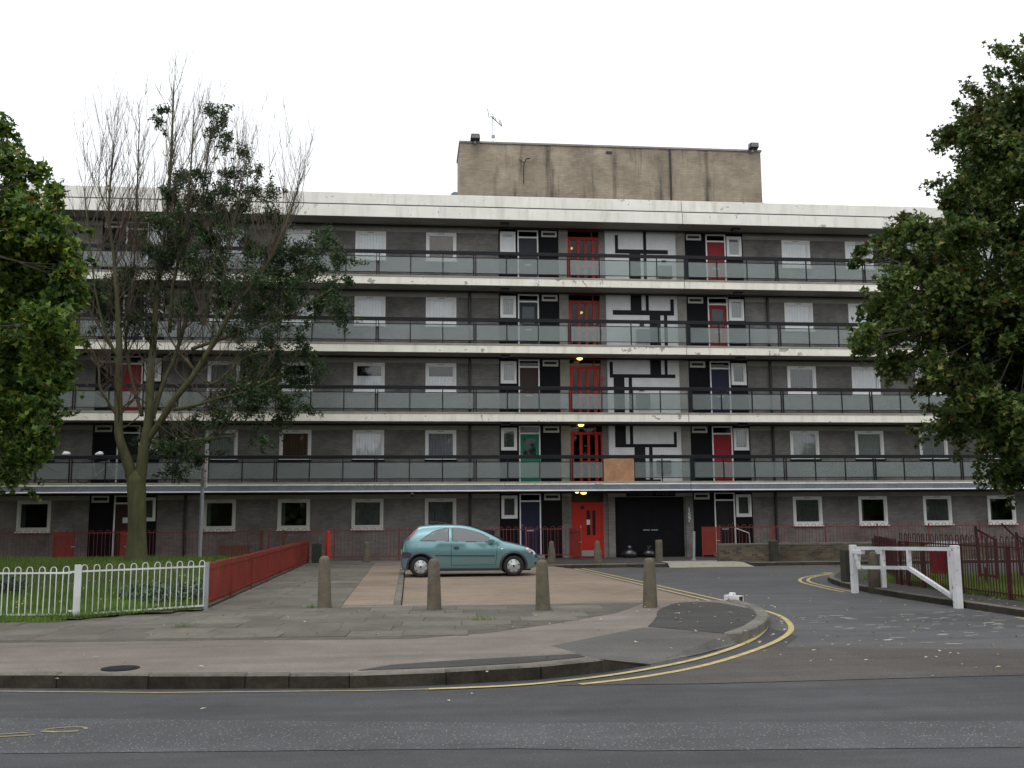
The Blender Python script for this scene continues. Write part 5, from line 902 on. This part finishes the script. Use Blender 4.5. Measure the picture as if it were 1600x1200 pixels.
ASH_CLUMPS = [(-7.96, 31.32, 14.71, 0.18), (-7.96, 30.85, 14.13, 0.2), (-6.28, 30.46, 14.4, 0.31), (-6.23, 31.73, 14.55, 0.29), (-6.45, 31.85, 14.26, 0.29), (-5.63, 29.73, 13.24, 0.23), (-5.97, 31.08, 13.33, 0.2), (-5.16, 30.41, 13.0, 0.31), (-5.02, 32.13, 13.1, 0.21), (-7.27, 31.73, 12.57, 0.45), (-6.57, 30.34, 12.21, 0.35), (-5.52, 30.4, 12.26, 0.47), (-5.74, 30.1, 11.64, 0.35), (-5.13, 32.27, 12.38, 0.46), (-4.35, 30.46, 11.8, 0.31), (-7.64, 31.28, 11.77, 0.52), (-6.67, 30.93, 11.48, 0.6), (-5.86, 31.38, 11.11, 0.45), (-5.35, 31.27, 11.41, 0.48), (-4.4, 31.63, 11.33, 0.45), (-7.58, 30.01, 10.56, 0.46), (-7.3, 31.68, 10.85, 0.74), (-6.15, 30.48, 10.12, 0.63), (-7.43, 31.09, 9.86, 0.8), (-7.97, 30.57, 9.81, 0.43), (-6.6, 30.47, 9.31, 0.71), (-5.95, 31.08, 9.47, 0.6), (-5.06, 30.91, 10.06, 0.52), (-4.42, 30.64, 9.8, 0.67), (-4.18, 31.64, 10.7, 0.41), (-3.52, 31.24, 10.18, 0.6), (-2.59, 29.79, 10.01, 0.5), (-2.24, 30.36, 9.56, 0.39), (-3.26, 30.88, 9.27, 0.72), (-2.56, 32.08, 9.15, 0.58), (-2.04, 32.01, 9.35, 0.21), (-4.08, 31.12, 9.1, 0.68), (-4.65, 29.74, 8.76, 0.65), (-9.12, 31.72, 9.16, 0.45), (-9.41, 30.81, 8.64, 0.52), (-8.57, 31.2, 8.74, 0.56), (-9.22, 31.54, 8.19, 0.61), (-9.74, 31.34, 8.35, 0.36), (-8.37, 30.95, 7.78, 0.44), (-8.1, 32.07, 8.63, 0.5), (-6.99, 30.7, 8.15, 0.44), (-5.75, 30.72, 8.17, 0.44), (-4.96, 31.91, 8.23, 0.66), (-3.75, 30.21, 8.09, 0.66), (-2.81, 30.47, 8.16, 0.51), (-2.32, 31.86, 8.25, 0.37), (-5.19, 29.87, 7.22, 0.35), (-4.53, 31.87, 7.18, 0.45), (-3.48, 31.51, 7.13, 0.45), (-2.91, 30.83, 6.42, 0.28), (-4.88, 30.44, 6.25, 0.59), (-4.29, 31.73, 6.34, 0.74), (-3.62, 32.07, 5.98, 0.54), (-4.42, 30.07, 5.32, 0.7), (-5.32, 30.94, 5.52, 0.52), (-3.89, 31.13, 5.05, 0.4), (-3.19, 30.99, 5.04, 0.24), (-4.86, 30.56, 4.89, 0.35), (-5.71, 30.1, 4.65, 0.31), (-6.69, 31.22, 4.66, 0.32), (-7.48, 31.81, 4.31, 0.53), (-6.56, 29.88, 3.78, 0.46), (-7.29, 30.3, 3.62, 0.43), (-6.59, 31.83, 3.51, 0.25), (-8.24, 31.76, 4.1, 0.29), (-6.17, 31.43, 5.08, 0.28), (-4.34, 29.77, 3.96, 0.19), (-4.04, 31.58, 4.8, 0.29), (-7.45, 32.24, 3.23, 0.29), (-6.55, 32.3, 11.7, 0.42), (-8.68, 31.52, 9.33, 0.41), (-5.31, 29.83, 8.38, 0.38)]
ASH_LIMBS = [
[(-8.11, 31.0, 0.32, 0.42), (-8.12, 31.0, 0.64, 0.32), (-8.13, 31.0, 1.36, 0.26), (-8.17, 31.0, 2.22, 0.26), (-8.2, 31.0, 2.6, 0.27), (-8.22, 31.0, 2.89, 0.26), (-8.22, 31.0, 3.06, 0.18), (-8.23, 31.0, 3.16, 0.09), (-8.23, 31.0, 3.2, 0.02)],
[(-8.24, 31.0, 2.22, 0.15), (-8.41, 31.0, 3.18, 0.17), (-8.73, 30.9, 4.14, 0.13), (-8.77, 30.8, 5.0, 0.12), (-8.79, 30.7, 5.96, 0.11), (-8.78, 30.6, 6.92, 0.1), (-8.87, 30.5, 8.28, 0.07), (-9.0, 30.4, 9.64, 0.05), (-9.21, 30.4, 11.04, 0.035), (-9.15, 30.4, 13.08, 0.02)],
[(-8.11, 31.0, 2.22, 0.15), (-8.07, 31.0, 3.37, 0.17), (-7.92, 31.0, 4.83, 0.13), (-7.96, 31.1, 6.02, 0.12), (-7.93, 31.2, 7.23, 0.1), (-7.93, 31.3, 8.47, 0.08), (-7.85, 31.4, 9.93, 0.06), (-7.74, 31.5, 11.63, 0.05), (-7.7, 31.5, 13.54, 0.035), (-7.7, 31.5, 15.7, 0.02)],
[(-7.98, 31.0, 4.05, 0.11), (-7.57, 30.9, 4.62, 0.105), (-7.13, 30.7, 5.29, 0.1), (-6.58, 30.5, 5.95, 0.09), (-6.1, 30.3, 6.7, 0.08), (-5.7, 30.1, 7.35, 0.07), (-5.31, 30.0, 8.03, 0.06), (-4.77, 29.9, 8.7, 0.05), (-4.21, 29.8, 9.58, 0.04), (-3.75, 29.7, 10.76, 0.025), (-3.39, 29.7, 11.97, 0.015)],
[(-7.88, 31.1, 4.64, 0.08), (-7.62, 31.3, 5.85, 0.07), (-7.36, 31.5, 6.68, 0.065), (-7.1, 31.7, 7.95, 0.06), (-6.99, 31.9, 9.03, 0.05), (-6.86, 32.0, 10.53, 0.04), (-6.78, 32.1, 12.28, 0.03), (-6.6, 32.1, 14.47, 0.02)],
[(-7.76, 31.0, 4.05, 0.06), (-7.14, 30.8, 3.92, 0.05), (-6.54, 30.6, 4.06, 0.05), (-6.0, 30.4, 4.1, 0.04), (-5.2, 30.3, 4.17, 0.03)],
[(-7.15, 30.8, 3.17, 0.04), (-6.64, 30.6, 3.65, 0.04), (-6.07, 30.5, 4.05, 0.04), (-5.67, 30.4, 4.39, 0.035), (-5.33, 30.3, 5.02, 0.025)],
[(-7.12, 30.7, 4.99, 0.06), (-6.37, 30.5, 5.13, 0.05), (-5.57, 30.2, 5.33, 0.04), (-4.79, 30.0, 5.5, 0.03), (-4.04, 29.9, 5.88, 0.02)],
[(-6.7, 30.9, 6.89, 0.06), (-6.07, 30.6, 7.05, 0.05), (-5.27, 30.3, 7.26, 0.04), (-4.3, 30.1, 7.57, 0.035), (-3.34, 30.0, 8.05, 0.025), (-2.39, 30.0, 8.66, 0.015)],
[(-8.74, 30.8, 4.71, 0.05), (-9.0, 30.6, 5.17, 0.04), (-9.22, 30.4, 5.62, 0.035), (-9.26, 30.3, 6.19, 0.03), (-9.51, 30.2, 6.84, 0.02), (-10.08, 30.2, 7.22, 0.012)],
[(-8.15, 31.1, 4.84, 0.06), (-8.54, 31.4, 5.86, 0.05), (-8.78, 31.6, 6.69, 0.045), (-8.91, 31.7, 7.31, 0.04), (-8.81, 31.8, 8.36, 0.035), (-8.78, 31.8, 10.02, 0.03), (-8.79, 31.8, 12.13, 0.025), (-8.81, 31.8, 14.49, 0.015)],
[(-8.77, 30.6, 6.53, 0.05), (-9.13, 30.4, 7.27, 0.04), (-9.43, 30.3, 8.42, 0.03), (-9.66, 30.2, 9.97, 0.025), (-9.89, 30.2, 11.56, 0.016)],
[(-7.46, 31.2, 7.44, 0.06), (-7.37, 31.0, 8.82, 0.05), (-7.08, 30.8, 10.19, 0.04), (-6.91, 30.7, 12.02, 0.03), (-6.84, 30.6, 14.27, 0.018)],
[(-5.54, 30.2, 7.67, 0.04), (-5.7, 30.3, 9.08, 0.035), (-5.51, 30.3, 10.49, 0.03), (-5.3, 30.3, 11.72, 0.02), (-5.13, 30.3, 12.75, 0.012)],
[(-6.82, 30.6, 6.55, 0.05), (-5.99, 30.4, 5.74, 0.035), (-5.04, 30.2, 6.5, 0.03), (-3.9, 30.1, 6.79, 0.02)]]
# ================================================================== TREES
def crown_leaves(name, clumps, per_m3, L, W, mat, minn=60, droop=.3, reach=.55, lat=.11, spr=1.4, lobed=True):
    Ps, Ns = [], []
    for x, y, z, r in clumps:
        n = int(minn + per_m3 * r ** 2.3); d = rng.normal(size=(n, 3)); d /= np.linalg.norm(d, axis=1)[:, None]
        q = d * ((rng.random(n) ** .45) * rng.uniform(.75, 1.25, n))[:, None] * np.array([r, r, r * .82]); q += rng.normal(size=(n, 3)) * r * .09
        # leaves sit along drooping sprays that leave the clump in all directions, so gaps open between them
        k = max(6, int(spr * (10 * r + 4))); di = rng.normal(size=(k, 3)); di /= np.linalg.norm(di, axis=1)[:, None]; sc = di * (rng.random(k) ** .5)[:, None] * np.array([r, r, r * .85]) * .8; ax = di + rng.normal(size=(k, 3)) * .45 + [0, 0, -droop]
        idx = rng.integers(0, k, n); t = rng.uniform(-.6, 1., n) ** 1 * reach * r * rng.uniform(.5, 1.3, k)[idx]; q = sc[idx] + ax[idx] * t[:, None] + rng.normal(size=(n, 3)) * lat * (r ** .5) * (1.1 - .6 * np.clip(t / (reach * r + 1e-6), 0, 1))[:, None]
        Ps.append(q + [x, y, z]); Ns.append(d * .5 + rng.normal(size=(n, 3)) * .55 + [0, -.15, .55])
    P, Nn = np.concatenate(Ps), np.concatenate(Ns); n = len(P); return leaf_mesh(name, P, Nn, L * rng.uniform(.7, 1.3, n), W * rng.uniform(.7, 1.3, n), mat, lobed)
def street_tree(name, label, base, fork, clumps, leafmat, barkmat, r0, per, L, W):
    t = thing(name, label, 'tree', base); m = MB(); b, f = Vector(base), Vector(fork)
    m.tube([b - Vector((0, 0, .2)), b + Vector((0, 0, .25)), b.lerp(f, .4) + Vector((.05, 0, 0)), f], [r0 * 1.5, r0 * 1.1, r0 * .95, r0 * .85], 12); top = max(c[2] for c in clumps)
    hub = [f]
    mains = []
    for k in range(6):
        a = k * 1.05 + .3; e = f + Vector((math.cos(a) * 1.9, math.sin(a) * 1.9, (top - f.z) * (.32 + .1 * (k % 3)))); mid = f.lerp(e, .5) + Vector((0, 0, .25)); m.tube([f - Vector((0, 0, .2)), mid, e], [r0 * .5, r0 * .36, r0 * .22], 8); mains.append(e)
    e = f + Vector((.2, .1, (top - f.z) * .7)); m.tube([f - Vector((0, 0, .2)), f.lerp(e, .5) + Vector((.15, .1, 0)), e], [r0 * .7, r0 * .45, r0 * .2], 8); mains.append(e); mains.append(f.lerp(e, .5))
    for x, y, z, r in clumps:
        c = Vector((x, y, z)); s_ = min(mains, key=lambda q: (q - c).length); md = s_.lerp(c, .5) + Vector((random.gauss(0, .15), random.gauss(0, .15), .12)); m.tube([s_, md, c + Vector((0, 0, r * .1))], [r0 * .12, r0 * .08, .01], 5, False)
        for _ in range(3): e = c + Vector((random.gauss(0, r * .5), random.gauss(0, r * .5), random.gauss(0, r * .4))); m.tube([md.lerp(c, .5), e], [.018, .006], 4, False)
    m.build('trunk', barkmat, t, True); place('crown', crown_leaves('crown', clumps, per, L, W, leafmat), t); return t
street_tree('maple_tree', 'dense maple with reddening leaf tips overhanging the maroon railing', (15.0, 20.4, PZ), (15.0, 20.4, 2.9), RIGHT_CLUMPS + [(x + .5, y + 1.3, z + .1, r) for x, y, z, r in RIGHT_CLUMPS[:42:2]] + [(12.6 + .28 * i, 18.3 + .25 * (i % 3), 3.6 + (i * 1.9) % 5.2, 1.0) for i in range(9)], 'maple_turning', 'bark_brown', .24, 2600, .13, .135)
street_tree('maple_tree', 'dense green maple standing on the lawn beyond the white railing', (-10.6, 19.0, .2), (-10.6, 19.0, 2.7), LEFT_CLUMPS + [(x - .4, y + 1.2, z, r) for x, y, z, r in LEFT_CLUMPS[:29:2]], 'maple_leaf', 'bark_brown', .24, 2600, .13, .135)
street_tree('maple_tree', 'shaded dark maple on the lawn close to the flats, unseen crown enlarged to shade them', (-16.4, 27.6, .3), (-16.4, 27.6, 2.8), SHADE_CLUMPS + [(x - .5, y + 3.2, z, r) for x, y, z, r in SHADE_CLUMPS if x < -13.6], 'maple_leaf', 'bark_brown', .22, 900, .16, .13)  # rear clump copies, out of view, added to deepen shade on the flats
# the half-bare tree on the lawn
ash = thing('ash_tree', 'half-bare tree with mossy forked trunk and thin dead top standing on the lawn', 'tree', (-8.08, 31, .42))
m = MB(); fine = []
for l in ASH_LIMBS:
    pts = [Vector(p[:3]) for p in l]; rad = [p[3] for p in l]; P2, R2 = [], []
    for i in range(len(pts) - 1):
        p0, p1, p2, p3 = pts[max(i - 1, 0)], pts[i], pts[i + 1], pts[min(i + 2, len(pts) - 1)]
        for k in range(4):
            t = k / 4; P2.append(.5 * ((2 * p1) + (p2 - p0) * t + (2 * p0 - 5 * p1 + 4 * p2 - p3) * t * t + (3 * p1 - p0 - 3 * p2 + p3) * t ** 3)); R2.append(rad[i] + (rad[i + 1] - rad[i]) * t)
    P2.append(pts[-1]); R2.append(rad[-1]); m.tube(P2, R2, 12 if l is ASH_LIMBS[0] else 8); fine.append((P2, R2))
m.build('trunk', 'bark_green', ash, True)
tw = MB(); rt = random.Random(21)
def twig(p, d, L, r, depth):
    pts = [p]; q = p.copy(); v = d.copy(); n = 5 if depth else 3
    for i in range(n):
        v = (v + Vector((rt.gauss(0, .1), rt.gauss(0, .1), .13))).normalized(); q = q + v * L / n; pts.append(q.copy())
    tw.tube(pts, [r * (1 - .75 * i / n) for i in range(n + 1)], 3 if r < .012 else 4, False)
    if depth:
        for _ in range(rt.randint(3, 5)):
            i = rt.randint(1, n); a = Vector((rt.gauss(0, .5), rt.gauss(0, .5), .55)).normalized(); dd = (v * .75 + a * .6).normalized(); twig(pts[i], dd, L * rt.uniform(.35, .6), r * .55, depth - 1)
for li, (P2, R2) in enumerate(fine[1:]):
    n = len(P2); upright = P2[-1].z > 9.5
    for i in range(int(n * .25), n):
        for _ in range((3 if P2[i].z > 9 else 1) if upright else 1):
            if P2[i].z < 3.2: continue
            top = max(0, min(1, (P2[i].z - 6) / 6)); side = Vector((rt.gauss(0, 1), rt.gauss(0, .8), 0)).normalized(); d = (side * (1 - .55 * top) + Vector((0, 0, .55 + .8 * top))).normalized(); reach = rt.uniform(.9, 2.4) * (1.15 if upright else .8) * (1 - .55 * max(0, min(1, (P2[i].z - 11) / 4)))
            twig(P2[i], d, reach, max(.009, min(.022, R2[i] * .45)), 2 if rt.random() < .65 else 1)
br = tw.build('branches', 'twig', ash)
place('crown', crown_leaves('crown', ASH_CLUMPS, 3600, .13, .045, 'ash_leaf', 130, .55, 1.1, .13, .8, False), ash)

# belt of street trees across the road behind the viewpoint: it darkens the low reflections in glass and paint
bel = [(x + random.uniform(-1.5, 1.5), random.uniform(-19, -13), z, random.uniform(1.6, 2.4)) for x in range(-60, 66, 3) for z in (1.2, 4.0, 6.8 + 1.2 * math.sin(x * .31))]
stuff(tag(place('tree_belt', crown_leaves('tree_belt', bel, 150, .8, .7, 'maple_leaf', lat=.5)), 'long belt of trees across the main road, mirrored in the lower windows', 'trees'))
